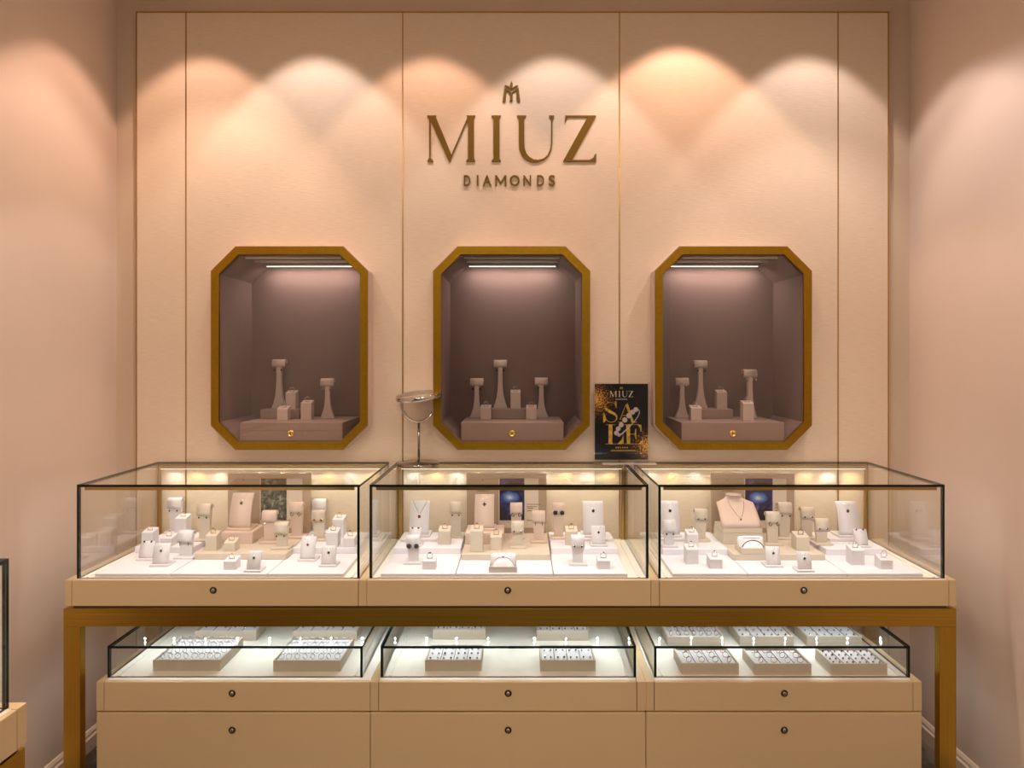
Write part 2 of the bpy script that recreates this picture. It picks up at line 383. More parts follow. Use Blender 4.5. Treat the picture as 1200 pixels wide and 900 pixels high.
LET = {
 'M': [[(302, 407), (334, 407), (332, 411), (390, 550), (384, 570), (379, 570), (314, 424), (302, 412)],
       [(309, 412), (315, 418), (315, 556), (309, 556)], [(309, 556), (315, 556), (323, 566), (323, 570), (303, 570), (303, 566)],
       [(440, 407), (471, 407), (471, 411), (466, 420), (466, 558), (471, 566), (471, 570), (440, 570), (440, 566), (446, 558), (446, 424), (384, 566), (384, 552), (444, 412)]],
 'I': [[(528, 407), (561, 407), (561, 411), (556, 420), (556, 558), (561, 566), (561, 570), (528, 570), (528, 566), (535, 558), (535, 420), (528, 411)]],
 'U': [[(617, 407), (650, 407), (650, 411), (643, 420), (643, 430), (624, 430), (624, 420), (617, 411)],
       [(730, 407), (748, 407), (748, 411), (742, 420), (742, 430), (737, 430), (737, 420), (730, 411)]]
      + ribbon([(633.5, 428), (633.5, 500), (635, 525), (643, 545), (657, 559), (675, 567), (692, 567), (712, 561), (727, 548), (736, 528), (739.5, 505), (739.5, 428)],
               [19, 19, 19, 18, 16, 12, 8, 6, 5.5, 5, 5, 5]),
 'Z': [[(787, 407), (895, 407), (895, 411), (893, 413), (872, 413), (800, 413), (792, 418), (788, 430), (785, 430)],
       [(866, 411), (895, 411), (812, 563), (815, 570), (780, 570), (780, 566)],
       [(790, 563), (873, 563), (885, 556), (892, 542), (896, 542), (895, 570), (782, 570)]],
}
def emblem():
    e = lambda x, y: (566.5+(x-78)*.1132, 286+(y-135)*.1132)
    P = [[e(*q) for q in ((358, 130), (385, 190), (402, 250), (395, 320), (370, 365), (345, 365), (318, 320), (312, 250), (332, 190))],
         [e(*q) for q in ((150, 270), (175, 262), (250, 292), (310, 335), (358, 385), (358, 425), (300, 372), (240, 330), (165, 305))],
         [e(*q) for q in ((565, 270), (540, 262), (465, 292), (405, 335), (358, 385), (358, 425), (415, 372), (475, 330), (560, 300))],
         [e(*q) for q in ((140, 360), (190, 372), (205, 440), (180, 780), (82, 792), (110, 600))],
         [e(*q) for q in ((578, 345), (530, 372), (510, 440), (548, 775), (632, 785), (605, 560))],
         [e(*q) for q in ((170, 365), (225, 378), (290, 420), (358, 500), (358, 560), (335, 560), (270, 470), (205, 440))],
         [e(*q) for q in ((550, 362), (495, 378), (425, 425), (358, 500), (358, 560), (385, 545), (440, 470), (512, 430))],
         [e(*q) for q in ((335, 555), (385, 545), (398, 600), (395, 765), (315, 765), (322, 600))]]
    return P
LS = (0-CY)/F
lettering = empty('wall_lettering', (XP(598.5, 0), 0, ZP(157, 0)), 0, 'raised dark gold shop name, emblem and line below on the middle linen panel', 'sign')
lx, lz = lettering.location.x, lettering.location.z
fn = lambda x, y: ((XP(400+x/3, 0)-lx), (ZP(y/3, 0)-lz))
for ch in 'MIUZ': plates('letter', LET[ch], 'logo', lettering, fn, -.0045, .0043)
plates('emblem', emblem(), 'logo', lettering, fn, -.0045, .0043)
def text_mesh(name, s, size, mat, parent, x0, x1, z0, z1, y, ext=.003, off=.0, sp=1.0):
    cu = bpy.data.curves.new(name, 'FONT'); cu.body = s; cu.extrude = ext/2; cu.size = 1; cu.offset = off; cu.space_character = sp
    o = bpy.data.objects.new(name, cu); C.objects.link(o)
    bpy.context.view_layer.update()
    me = bpy.data.meshes.new_from_object(o.evaluated_get(bpy.context.evaluated_depsgraph_get())); bpy.data.objects.remove(o)
    xs_ = [v.co.x for v in me.vertices]; ys_ = [v.co.y for v in me.vertices]
    a, b, c, d = min(xs_), max(xs_), min(ys_), max(ys_)
    for v in me.vertices:
        X = x0+(v.co.x-a)/(b-a)*(x1-x0); Z = z0+(v.co.y-c)/(d-c)*(z1-z0); v.co = (X, y-v.co.z, Z)
    me.materials.clear(); me.materials.append(M[mat])
    bm = bmesh.new(); bm.from_mesh(me); bmesh.ops.recalc_face_normals(bm, faces=bm.faces); bm.to_mesh(me); bm.free()
    return link(name, me, parent)
spans = [('D', 431, 454), ('I', 477, 482), ('A', 497, 528), ('M', 541, 580), ('O', 592, 627), ('N', 640, 667), ('D', 688, 713), ('S', 729, 751)]
for ch, a, b in spans:
    if ch == 'M':
        plates('letter', [[(541, 655), (541, 617), (547, 617), (560.5, 640), (574, 617), (580, 617), (580, 655), (574.5, 655), (574.5, 627), (560.5, 650), (546.5, 627), (546.5, 655)]], 'logo', lettering, fn, -.0045, .0043); continue
    text_mesh('letter', ch, 1, 'logo', lettering, fn(a, 0)[0], fn(b, 0)[0], fn(0, 655)[1], fn(0, 617)[1], -.0045, .004, .012)

# ---------------------------------------------------------------- glass display cases
def pane(root, x0, x1, y0, y1, z0, z1, flat):
    """a glass slab; its broad faces are clear, its rims dark green"""
    mis = {'y': (1, 1, 0, 1, 0, 1), 'z': (0, 0, 1, 1, 1, 1), 'x': (1, 1, 1, 0, 1, 0)}[flat]
    return MB().box(x0, x1, y0, y1, z0, z1, mis=mis).build('glass_pane', ['side_glass' if flat == 'x' else 'glass', 'edge'], root)
def key_lock(root, x, z, y=0):
    lk = MB().lathe([(0, 0), (.0118, 0), (.0118, .002), (.0095, .0038), (.0085, .0015), (0, .0015)], 20, (x, y, z), axis='y').build('lock', 'lockring', root)
    MB().lathe([(0, 0), (.0062, 0), (.0058, .0035), (0, .0035)], 16, (x, y-.0015, z), axis='y').box(x-.001, x+.001, y-.0056, y-.005, z-.004, z+.004, 1).build('key_barrel', ['steel', 'slot'], lk)
TH = .008
def case(label, group, X0, Yf, Z0, Wd, Dp, bodyH, g0, g1, gz, gy, caps, lockx, rz=0, cabinet=0, cab_locks=0, led=True, cat='display case'):
    """local: x 0..Wd, y 0 front .. Dp, z 0 at the drawer bottom; caps = widths of the end strips; glass spans g0..g1"""
    r = empty('display_case', (X0, Yf, Z0), rz, label, cat, group)
    cl, cr = caps
    MB().box(.001, Wd-.001, .012, Dp, 0, bodyH-.004).build('body', 'paint', r)
    if cl: MB().box(0, cl-.0012, 0, Dp, 0, bodyH-.0005, bv=.0012).build('end_cap', 'paint', r)
    if cr: MB().box(Wd-cr+.0012, Wd, 0, Dp, 0, bodyH-.0005, bv=.0012).build('end_cap', 'paint', r)
    fp = MB().box(cl+.0008, Wd-cr-.0008, -.0005, .013, 0, bodyH-.001, bv=.0012).build('front_panel', 'paint', r)
    MB().box(cl, Wd-cr, .003, .012, .002, bodyH-.006).build('gap_shade_strip', 'gap_shade', r)  # dark strip standing in for the shade in the panel seams
    w = MB().box(max(cl, .001), Wd-max(cr, .001), .012, Dp-.002, bodyH-.004, bodyH, bv=.0008)
    w.build('deck', 'deck', r)
    for s in (g0+TH+.022, g1-TH-.022):
        MB().box(s-.0035, s+.0035, gy+TH+.001, Dp-.012, bodyH, bodyH+.003, bv=.0008).build('lit_deck_strip', 'deck', r)  # added raised strips imitating the bright light along the deck sides
    top = gz
    pane(r, g0, g1, gy, Dp-.004, top-TH, top, 'z')
    pane(r, g0+TH+.0004, g1-TH-.0004, gy, gy+TH, bodyH, top-TH-.0004, 'y')
    pane(r, g0, g0+TH, gy, Dp-.004, bodyH, top-TH-.0004, 'x')
    pane(r, g1-TH, g1, gy, Dp-.004, bodyH, top-TH-.0004, 'x')
    if led:
        p = MB().box(g0+TH+.012, g1-TH-.012, gy+TH+.0005, gy+TH+.011, top-TH-.0125, top-TH-.0005, bv=.0012).build('light_profile', 'brass_trim', r)
        MB().box(g0+TH+.015, g1-TH-.015, gy+TH+.0105, gy+TH+.0120, top-TH-.010, top-TH-.004).build('led_strip', 'led', p)
        p = MB().box(g0+TH+.004, g1-TH-.004, Dp-.018, Dp-.006, top-TH-.018, top-TH-.0005, bv=.001).build('light_profile', 'brass_trim', r)
        MB().box(g0+TH+.01, g1-TH-.01, Dp-.016, Dp-.009, top-TH-.0195, top-TH-.018).build('led_strip', 'led', p)
        for s in (g0+TH+.006, g1-TH-.006): MB().box(s-.005, s+.005, Dp-.017, Dp-.008, bodyH, top-TH-.019, bv=.001).build('corner_post', 'brass_trim', r)
    if lockx is not None: key_lock(r, lockx, bodyH*.61)
    if cabinet:
        MB().box(.001, Wd-.001, .012, Dp, -cabinet+.004, -.007).build('cabinet_body', 'paint', r)
        d = MB().box(.0008, Wd-.0008, 0, .014, -cabinet+.004, -.0062, bv=.0015).build('door', 'paint', r)
        key_lock(d, lockx, bodyH*.61-.1235)
        MB().box(.004, Wd-.004, .006, .03, -.006, -.0001).build('brass_strip', 'brass', r)
    return r
UG, LG = 'glass cases on the brass console', 'low glass topped cabinets under the console'
UZ0, UZ1, UTOP, UYF = .695, .782, 1.098, -.515
U = [(-1.489, -.4800, -1.459, -.507, (.023, .028), -.9925), (-.4796, .4703, -.474, .465, (0, 0), -.0085), (.4707, 1.4918, .498, 1.4616, (.0285, .0258), .981)]
SD = ['left', 'middle', 'right']
cols = ['left', 'middle', 'right']
for i, (a, b, g0, g1, cp, lk) in enumerate(U):
    case('tall glass display case with cream drawer front, %s one on the brass console' % SD[i], UG, a, UYF, UZ0, b-a, .510, UZ1-UZ0, g0-a, g1-a, UTOP-UZ0, .015, cp, lk-a)
LZ0, LZ1, LTOP, LYF = .339, .437, .544, -.505
Lw = [(-1.390, -.4705, -1.3715, -.503, (.026, 0), -.934), (-.4701, .4553, -.442, .4277, (.028, .031), -.0073), (.4557, 1.382, .4887, 1.360, (.028, .030), .9197)]
for i, (a, b, g0, g1, cp, lk) in enumerate(Lw):
    case('low glass topped cream cabinet, %s one standing beneath the brass console' % SD[i], LG, a, LYF, LZ0, b-a, .490, LZ1-LZ0, g0-a, g1-a, LTOP-LZ0, .03, cp, lk-a, cabinet=.339, led=False)

# brass console frame
fr = empty('console_frame', (0, -.515, 0), 0, 'long brushed brass console frame carrying the three tall glass cases', 'console frame')
XA, XB = -1.494, 1.4915
MB().box(XA, XB, 0, .030, .626, .686, bv=.001).build('front_beam', 'brass', fr)
MB().box(XA+.03, XB-.03, .006, .50, .6862, .6948).build('top_plate', 'gap_shade', fr)  # coloured dark for the shaded gap under the cases
MB().box(XA, XB, .475, .505, .626, .686, bv=.001).build('rear_beam', 'brass', fr)
for x0 in (XA, XB-.030): MB().box(x0, x0+.03, .0305, .4745, .626, .686, bv=.001).build('side_beam', 'brass', fr)
for (x0, x1) in ((XA, XA+.056), (XB-.056, XB)):
    MB().box(x0, x1, .0, .028, 0, .6255, bv=.001).build('leg', 'brass_v', fr)
    MB().box(x0, x1, .478, .505, 0, .6255, bv=.001).build('leg', 'brass_v', fr)
for x, s in ((XA, -1), (XB, 1)):
    w = MB(); w.lathe([(0, 0), (.007, 0), (.006, .004), (0, .005)], 14, (0, 0, 0)); o = w.build('screw', 'steel', fr, (x, .018, .655), (0, s*PI/2, 0))
# led bar below the console lighting the low cabinets
for i, xs0 in enumerate(((170, 204, 241, 278, 316, 352, 388, 425), (463, 500, 535, 572, 626, 663, 700, 737), (773, 810, 846, 883, 920, 957, 993, 1032))):
    YL = -.284
    X = [XP(p, YL) for p in xs0]
    bar = bpy.data.objects.new('light_bar', None); C.objects.link(bar); bar.parent = fr; bar.location = ((X[0]+X[-1])/2, YL+.515, .605)
    h = (X[-1]-X[0])/2+.03
    MB().box(-h, h, -.009, .009, .003, .016, bv=.001).build('light_profile', 'steel', bar)
    MB().box(-h, h, -.002, .002, .016, .0812).build('hanging_fin', 'steel', bar)
    for x in X:
        MB().lathe([(0, .0), (.0025, 0), (.0035, .003), (0, .003)], 12).build('lamp', 'led_dim', bar, (x-bar.location.x, 0, 0))
        ld = bpy.data.lights.new('lamp_light', 'SPOT'); ld.energy = .8; ld.spot_size = 2.7; ld.spot_blend = .8; ld.shadow_soft_size = .003; ld.color = (.93, .97, 1)
        lo = bpy.data.objects.new('lamp_light', ld); C.objects.link(lo); lo.parent = bar; lo.location = (x-bar.location.x, 0, -.006)

# foreground case along the left wall
fgz = UZ0
case('glass display case against the left wall, cut off by the picture edge', None, -1.026, -1.30-1.15, UZ0, 1.15, .615, UZ1-UZ0, .03, 1.128, UTOP-UZ0, .022, (.028, .028), .5, rz=PI/2)
f2 = empty('console_frame', (-1.03, -2.45, 0), 0, 'brass console frame under the case against the left wall', 'console frame')
MB().box(-.030, 0, 0, 1.15, .626, .686, bv=.001).build('front_beam', 'brass', f2)
MB().box(-.600, -.02, .004, 1.13, .6862, .6948).build('top_plate', 'gap_shade', f2)
for y in (0, 1.12): MB().box(-.60, -.0305, y, y+.03, .626, .686, bv=.001).build('side_beam', 'brass', f2); MB().box(-.028, 0, y-.026*(y > 1), y+.056-.026*(y > 1), 0, .6255, bv=.001).build('leg', 'brass_v', f2); MB().box(-.60, -.572, y-.026*(y > 1), y+.056-.026*(y > 1), 0, .6255, bv=.001).build('leg', 'brass_v', f2)
MB().lathe([(0, 0), (.007, 0), (.006, .004), (0, .005)], 14).build('screw', 'steel', f2, (-.015, 1.15, .655), (-PI/2, 0, 0))

# ---------------------------------------------------------------- pads and steps inside the tall cases
Z0 = UZ1; ZPAD = .794; ZSTEP = .8165
pads = {0: ((111, 199), (199.6, 313), (313.6, 402.5)), 1: ((446, 533.6), (534.2, 648), (648.6, 735.5)), 2: ((788.5, 876.5), (877, 992.4), (993, 1082))}
steps = {0: ((157.5, 227, 648, 0), (228, 335, 656, 1), (341.5, 417.5, 648.8, 2)), 1: ((461, 539.8, 649.2, 0), (540.6, 644.8, 656.6, 1), (645.8, 723.6, 649.4, 2)), 2: ((776.5, 853.6, 650.6, 0), (859, 967, 656.8, 1), (968, 1039.5, 650.6, 2))}
POS = ['left', 'centre', 'right']
for c in range(3):
    YPF = -.487
    for j, (a, b) in enumerate(pads[c]):
        x0, x1 = XP(a, YPF), XP(b, YPF)
        o = MB().box(-(x1-x0)/2+.0006, (x1-x0)/2-.0006, 0, .455, 0, .012, bv=.0015).build('display_pad', 'pad', None, ((x0+x1)/2, YPF, Z0+.0001))
        tag(o, 'flat white leatherette pad forming the %s third of the %s glass case floor' % (POS[j], SD[c]), 'display pad', 'white pads in the %s glass case' % SD[c])
    for j, (a, b, py, _) in enumerate(steps[c]):
        y0 = YP(py, ZPAD); x0, x1 = XP(a, y0), XP(b, y0)
        if j == 0: x1 = min(x1, XP(pads[c][0][1], YPF))
        o = MB().box(-(x1-x0)/2, (x1-x0)/2, 0, -.034-y0, 0, ZSTEP-ZPAD-.0002, bv=.002).build('display_riser', 'pad' if j != 1 else 'cream', None, ((x0+x1)/2, y0, ZPAD+.0001))
        tag(o, 'low leatherette riser at the back of the %s glass case, %s of three' % (SD[c], POS[j]), 'riser', 'low risers in the %s glass case' % SD[c])

# ---------------------------------------------------------------- jewellery stands
def prof_E_head(r=.0155, h=.043, t=.0035):
    """the rolled band: over the top and down the front"""
    outer = [(r*1.0, -h*.35)]                        # y back, z
    outer = []
    for i in range(0, 11):
        a = -.15+(PI+.15)*i/10
        outer.append((r*math.cos(a), r*math.sin(a)))
    outer += [(-r*1.08, -.008), (-r*1.12, -(h-r)*.6), (-r*.98, -(h-r))]
    inner = [(-r*.98+t, -(h-r)), (-r*1.12+t, -(h-r)*.6), (-r*1.08+t, -.008)]
    for i in range(10, -1, -1):
        a = -.15+(PI+.15)*i/10
        inner.append(((r-t)*math.cos(a), (r-t)*math.sin(a)))
    return outer+inner
def make_E(loc, h, wd=.057, mat='cream'):
    root = empty('earring_stand', loc)
    hk = round(h, 3); wk = round(wd, 3); r = .0155
    cached(('Eb', wk, mat), lambda: MB().box(-wk*.66, wk*.66, 0, .055, 0, .007, bv=.0012), 'base', mat, root)
    def stem():
        w = MB(); a, b = wk*.36, wk*.43; zt = hk-r-.001
        poly = [(-a, .007), (a, .007), (b, zt*.75), (wk*.47, zt), (-wk*.47, zt), (-b, zt*.75)]
        w.prism(poly, .020, .034, 'y'); return w
    cached(('Es', hk, wk, mat), stem, 'stem', mat, root)
    def head():
        w = MB(); w.prism([(.027+y, hk-r+z) for y, z in prof_E_head(r)], -wk/2, wk/2, 'x', 0, True); return w
    cached(('Eh', hk, wk, mat), head, 'head', mat, root)
    root['_f'] = .027-r*1.12
    return root
def make_N(loc, h, wd, mat='cream'):
    """curved backward-leaning pendant easel on a base plate"""
    root = empty('pendant_easel', loc)
    hk = round(h, 3); wk = round(wd, 3); b = .007; dd = min(.06, hk*.5)
    cached(('Nb', wk, hk, mat), lambda: MB().box(-wk*.5-.006, wk*.5+.006, 0, dd+.018, 0, b, bv=.0012), 'base', mat, root)
    def face():
        f = []; g = []
        for i in range(11):
            t = i/10; z = b+(hk-b)*t; y = .010+dd*.62*t**2.2; f.append((y, z)); g.append((y+.0075, z-.002*t))
        return MB().prism(f+g[::-1], -wk/2, wk/2, 'x', 0, True)
    cached(('Nf', wk, hk, mat), face, 'face', mat, root)
    cached(('Ns', wk, hk, mat), lambda: MB().prism([(.022+dd*.3, b), (dd*.98+.01, b), (.016+dd*.60, b+(hk-b)*.9), (.014+dd*.42, b+(hk-b)*.8)], -wk*.2, wk*.2, 'x'), 'strut', mat, root)
    return root
def nface(h, wd, t):
    hk = round(h, 3); dd = min(.06, hk*.5)
    return .010+dd*.62*t**2.2, .007+(hk-.007)*t
def make_R(loc, h, wd=.040, mat='cream', slant=.010, dp=None):
    root = empty('ring_block', loc)
    hk = round(h, 3); wk = round(wd, 3); dk = round(dp or wd, 3)
    cached(('Rb', hk, wk, dk, mat, slant), lambda: MB().prism([(0, 0), (dk, 0), (dk, hk+slant), (.001, hk), (0, hk-.001)], -wk/2, wk/2, 'x'), 'block', mat, root)
    cached(('Rs', hk, wk, dk, slant), lambda: MB().box(-wk*.24, wk*.24, dk*.42, dk*.50, hk+slant*.46-.003, hk+slant*.46+.0004), 'slot', 'slot', root)
    return root

# ---- jewellery
def ring_obj(loc, label, group, metal='rose', stone=None, R=.0098, rz=0.0, big=1.0):
    root = empty('ring', loc, rz, label, 'ring', group)
    cached(('ringband', R, metal), lambda: MB().ring((0, 0, R-.0020), R, .0011, n=22, m=6), 'band', metal, root)
    if stone:
        s = round(.0030*big, 4)
        cached(('ringset', R, s, metal), lambda: MB().lathe([(.0008, -.001), (s*.7, .0006), (s*.8, .0016), (s*.55, .0014)], 10, (0, 0, 2*R-.0026)), 'setting', metal, root)
        cached(('ringst', R, s, stone), lambda: MB().lathe([(0, -.0008), (s, .0012), (s*.62, .0026), (0, .0026)], 10, (0, 0, 2*R-.0020), smooth=False), 'stone', stone, root)
    return root
def earring_obj(loc, label, group, kind, stone, metal='silver', s=1.0):
    root = empty('earring', loc, 0, label, 'earring', group)
    if kind == 'stud':
        cached(('es1', s, metal), lambda: MB().lathe([(0, -.003), (.0042*s, -.003), (.0045*s, 0), (.0034*s, .001), (0, .001)], 14, (0, 0, 0), axis='y'), 'setting', metal, root)
        cached(('es2', s, stone), lambda: MB().ball((0, -.0018, 0), .0036*s, n=10, m=6, sq=(1, .6, 1)), 'stone', stone, root)
    elif kind == 'flower':
        cached(('ef1', s, metal), lambda: MB().lathe([(0, -.002), (.003*s, -.002), (.003*s, 0), (0, .001)], 10, (0, 0, 0), axis='y'), 'setting', metal, root)
        def pet():
            w = MB(); w.ball((0, -.003, 0), .0034*s)
            for q in range(8): a = q*PI/4; w.ball((.0058*s*math.cos(a), -.0018, .0058*s*math.sin(a)), .0024*s, n=6, m=5)
            return w
        cached(('ef2', s, stone), pet, 'stone', stone, root)
    elif kind == 'drop':
        cached(('ed1', s, metal), lambda: MB().ball((0, -.001, 0), .0017*s).tube([(0, -.001, 0), (0, -.002, -.0065*s)], .0005, 5), 'hook', metal, root)
        cached(('ed2', s, stone), lambda: MB().ball((0, -.002, -.0095*s), .0033*s, n=10, m=7, sq=(1, .6, 1.15)), 'stone', stone, root)
    elif kind == 'stick':
        cached(('et1', s, metal), lambda: MB().ball((0, -.001, .0006), .0015*s), 'hook', metal, root)
        cached(('et2', s, stone), lambda: MB().box(-.0012*s, .0012*s, -.0032, -.0008, -.012*s, .0, bv=.0004), 'stone', stone, root)
    elif kind == 'leaf':
        cached(('el1', s, metal), lambda: MB().ring((0, -.002, -.004*s), .0050*s, .0007, n=12, m=5, a0=PI*.5, a1=PI*2.2), 'hook', metal, root)
        def lf():
            w = MB()
            for q in range(5): a = PI*(.55+.33*q); w.ball((.0052*s*math.cos(a), -.0028, -.004*s+.0064*s*math.sin(a)), .0021*s, n=6, m=5, sq=(.8, .6, 1.5))
            return w
        cached(('el2', s, stone), lf, 'stone', stone, root)
    elif kind == 'hoop':
        cached(('eh1', s, metal), lambda: MB().ring((0, -.002, -.0045*s), .0045*s, .0008, n=14, m=5), 'hoop', metal, root)
        cached(('eh2', s, stone), lambda: MB().ball((0, -.003, -.009*s), .0016*s, n=7, m=5), 'stone', stone, root)
    return root
STW = {'black': 'dark', 'green': 'green', 'red': 'red', 'blue': 'blue', 'clear': 'clear'}
def ends(a, b, sag, n=8):
    return [tuple(a[k]+(b[k]-a[k])*i/n+(sag*4*(i/n)*(1-i/n) if k == 2 else 0) for k in range(3)) for i in range(n+1)]

def surf(lv): return {0: ZPAD, 1: ZSTEP}.get(lv, lv)
count = {}
ORD = ['first', 'second', 'third', 'fourth', 'fifth', 'sixth', 'seventh', 'eighth', 'ninth', 'tenth']
def where(c, row, rank): return '%s row of %s case, %s stand from left' % (row, SD[c], ORD[rank])
# kind, px centre of the front, base row, surface, metres high, width px, jewellery, material
T = 'drop'
items = {0: [
 ('E', 202, 626, 1, .142, 16.6, ('drop', 'green'), 'pearl'), ('R', 211.5, 629, 1, .072, 13, ('clear', 'rose'), 'pearl'),
 ('E', 236.5, 635, 1, .141, 16.5, ('drop', 'green'), 'cream'), ('R', 172.5, 640, 1, .051, 13, ('clear', 'rose'), 'pearl'),
 ('R', 194.5, 640.5, 1, .030, 14, ('clear', 'rose'), 'pearl'), ('E', 214.5, 655.6, 0, .100, 18, ('stick', 'green'), 'pearl'),
 ('N', 168.5, 657.5, 0, .064, 16, ('studs', 'black'), 'pearl'), ('N', 185.5, 664.5, 0, .074, 18, ('pendant', 'green'), 'pearl'),
 ('R', 247, 645.5, 1, .055, 13, ('green', 'gold'), 'cream'), ('R', 268.7, 646.5, 1, .032, 13, (None, 'rose'), 'cream'),
 ('P', 277.5, 637.5, 1, .044, 36, None, 'blush'), ('N', 279.5, 621.5, .8608, .135, 25, ('pendant', 'green'), 'blush'),
 ('R', 269, 668, 0, .029, 14, ('clear', 'gold'), 'pearl'), ('N', 295.3, 671.3, 0, .066, 15.5, ('pendant', 'green'), 'pearl'),
 ('E', 313.5, 637.5, 1, .123, 16.5, ('drop', 'clear'), 'blush'), ('E', 327.7, 644.5, 1, .098, 16.5, ('drop', 'green'), 'cream'),
 ('E', 345.5, 631.5, 1, .139, 15.5, ('leaf', 'green'), 'blush'), ('E', 372.5, 626, 1, .137, 15.5, ('stick', 'clear'), 'pearl'),
 ('E', 371.5, 634.5, 1, .116, 15.5, ('stud', 'red'), 'cream'), ('R', 396, 630.5, 1, .0725, 13, ('red', 'rose'), 'pearl'),
 ('R', 388.8, 641.3, 1, .054, 13.5, ('clear', 'gold'), 'pearl'), ('R', 408.7, 641.3, 1, .033, 13.5, ('black', 'rose'), 'pearl'),
 ('N', 358.8, 658.5, 0, .082, 17, ('pendant', 'red'), 'pearl'), ('N', 383.5, 665, 0, .067, 16.5, ('pendant', 'black'), 'pearl')],
1: [
 ('L', 490.5, 634.6, 1, .010, 43, None, 'pearl'), ('N', 490.5, 629.6, .8267, .133, 23, ('chain', 'red'), 'pearl'),
 ('N', 485.5, 641, 1, .066, 13.5, ('studs', 'black'), 'pearl'), ('E', 483.2, 662, 0, .0995, 16, ('flower', 'black'), 'pearl'),
 ('R', 502.8, 667.7, 0, .029, 15, ('black', 'silver', 2.0), 'pearl'), ('R', 520.5, 638.5, 1, .052, 14, ('red', 'rose'), 'cream'),
 ('E', 533.7, 631, 1, .139, 14.5, ('drop', 'red'), 'cream'), ('P', 567.5, 638, 1, .044, 45, None, 'blush'),
 ('N', 567.2, 622, .8608, .131, 23, ('pendant', 'black'), 'blush'), ('R', 558.3, 647.5, 1, .078, 14.5, ('blue', 'rose', 1.4), 'cream'),
 ('R', 581.2, 645, 1, .049, 13.3, ('red', 'rose'), 'cream'), ('B', 589.3, 671.5, 0, .02, 33, ('red', 'rose'), 'pearl'),
 ('E', 605, 632, 1, .138, 14.3, ('leaf', 'blue'), 'blush'), ('E', 606.5, 643.3, 1, .098, 15, ('stud', 'blue'), 'cream'),
 ('E', 631.5, 637, 1, .120, 15, ('stick', 'blue'), 'blush'), ('E', 655, 632.5, 1, .139, 14.3, ('flower', 'black'), 'blush'),
 ('R', 670, 639.3, 1, .053, 13.8, ('black', 'gold', 1.8), 'cream'), ('L', 701, 634.6, 1, .010, 36, None, 'pearl'),
 ('N', 696, 629.8, .8267, .132, 24, ('pendant', 'black'), 'pearl'), ('N', 702, 641, 1, .072, 16, ('pendant', 'blue'), 'pearl'),
 ('E', 677.7, 663.6, 0, .103, 16, ('stud', 'black'), 'pearl'), ('R', 707.8, 667.4, 0, .030, 14.5, ('black', 'silver', 1.3), 'pearl')],
2: [
 ('L', 787.5, 634.5, 1, .010, 33, None, 'pearl'), ('N', 787, 629.6, .8267, .132, 21, ('pendant', 'black'), 'pearl'),
 ('E', 785.7, 642, 1, .098, 14.5, ('drop', 'black'), 'pearl'), ('R', 812, 641.8, 1, .049, 13, ('black', 'silver'), 'pearl'),
 ('E', 823, 635.5, 1, .123, 15, ('stud', 'black'), 'cream'), ('R', 811.6, 661.4, 0, .0525, 14, ('black', 'silver', 1.3), 'pearl'),
 ('R', 839.3, 666.7, 0, .033, 14.7, ('black', 'silver'), 'pearl'), ('P', 870.5, 638, 1, .042, 46, None, 'cream'),
 ('T', 870.5, 625, .8588, .018, 46, ('bust', 'black'), 'blush'), ('B', 885, 649.5, 1, .02, 33, ('black', 'silver'), 'cream'),
 ('E', 908, 640, 1, .125, 16, ('leaf', 'black'), 'cream'), ('E', 922, 633, 1, .142, 16, ('drop', 'black'), 'cream'),
 ('N', 908.3, 665.5, 0, .066, 16.5, ('pendant', 'black'), 'pearl'), ('N', 945, 671, 0, .0625, 16, ('pendant', 'black'), 'pearl'),
 ('E', 948.6, 632.6, 1, .122, 15.7, ('stud', 'black'), 'cream'), ('R', 941.2, 645.5, 1, .050, 15.3, (None, 'lockring'), 'cream'),
 ('E', 966, 639.5, 1, .097, 16, ('stud', 'black'), 'cream'), ('L', 993, 634.8, 1, .010, 40, None, 'pearl'),
 ('N', 997.3, 630, .8267, .132, 24, ('pendant', 'black'), 'pearl'), ('N', 1011.5, 642, 1, .063, 15.5, ('studs', 'blue'), 'pearl'),
 ('R', 1005.7, 662.5, 0, .0525, 14.5, ('black', 'silver'), 'pearl'), ('R', 1039.3, 667.5, 0, .032, 14.3, (None, 'silver', 1, .0125), 'pearl')]}
KN = {'E': ('earring stand', 'earring stands'), 'N': ('pendant easel', 'pendant easels'), 'R': ('ring block', 'ring blocks')}
def hgt(h): return 'tall' if h > .13 else ('medium' if h > .095 else 'short')
PN = {'drop': 'drop', 'stick': 'long bar', 'leaf': 'leafy drop', 'stud': 'round stud', 'flower': 'big round', 'hoop': 'hoop'}
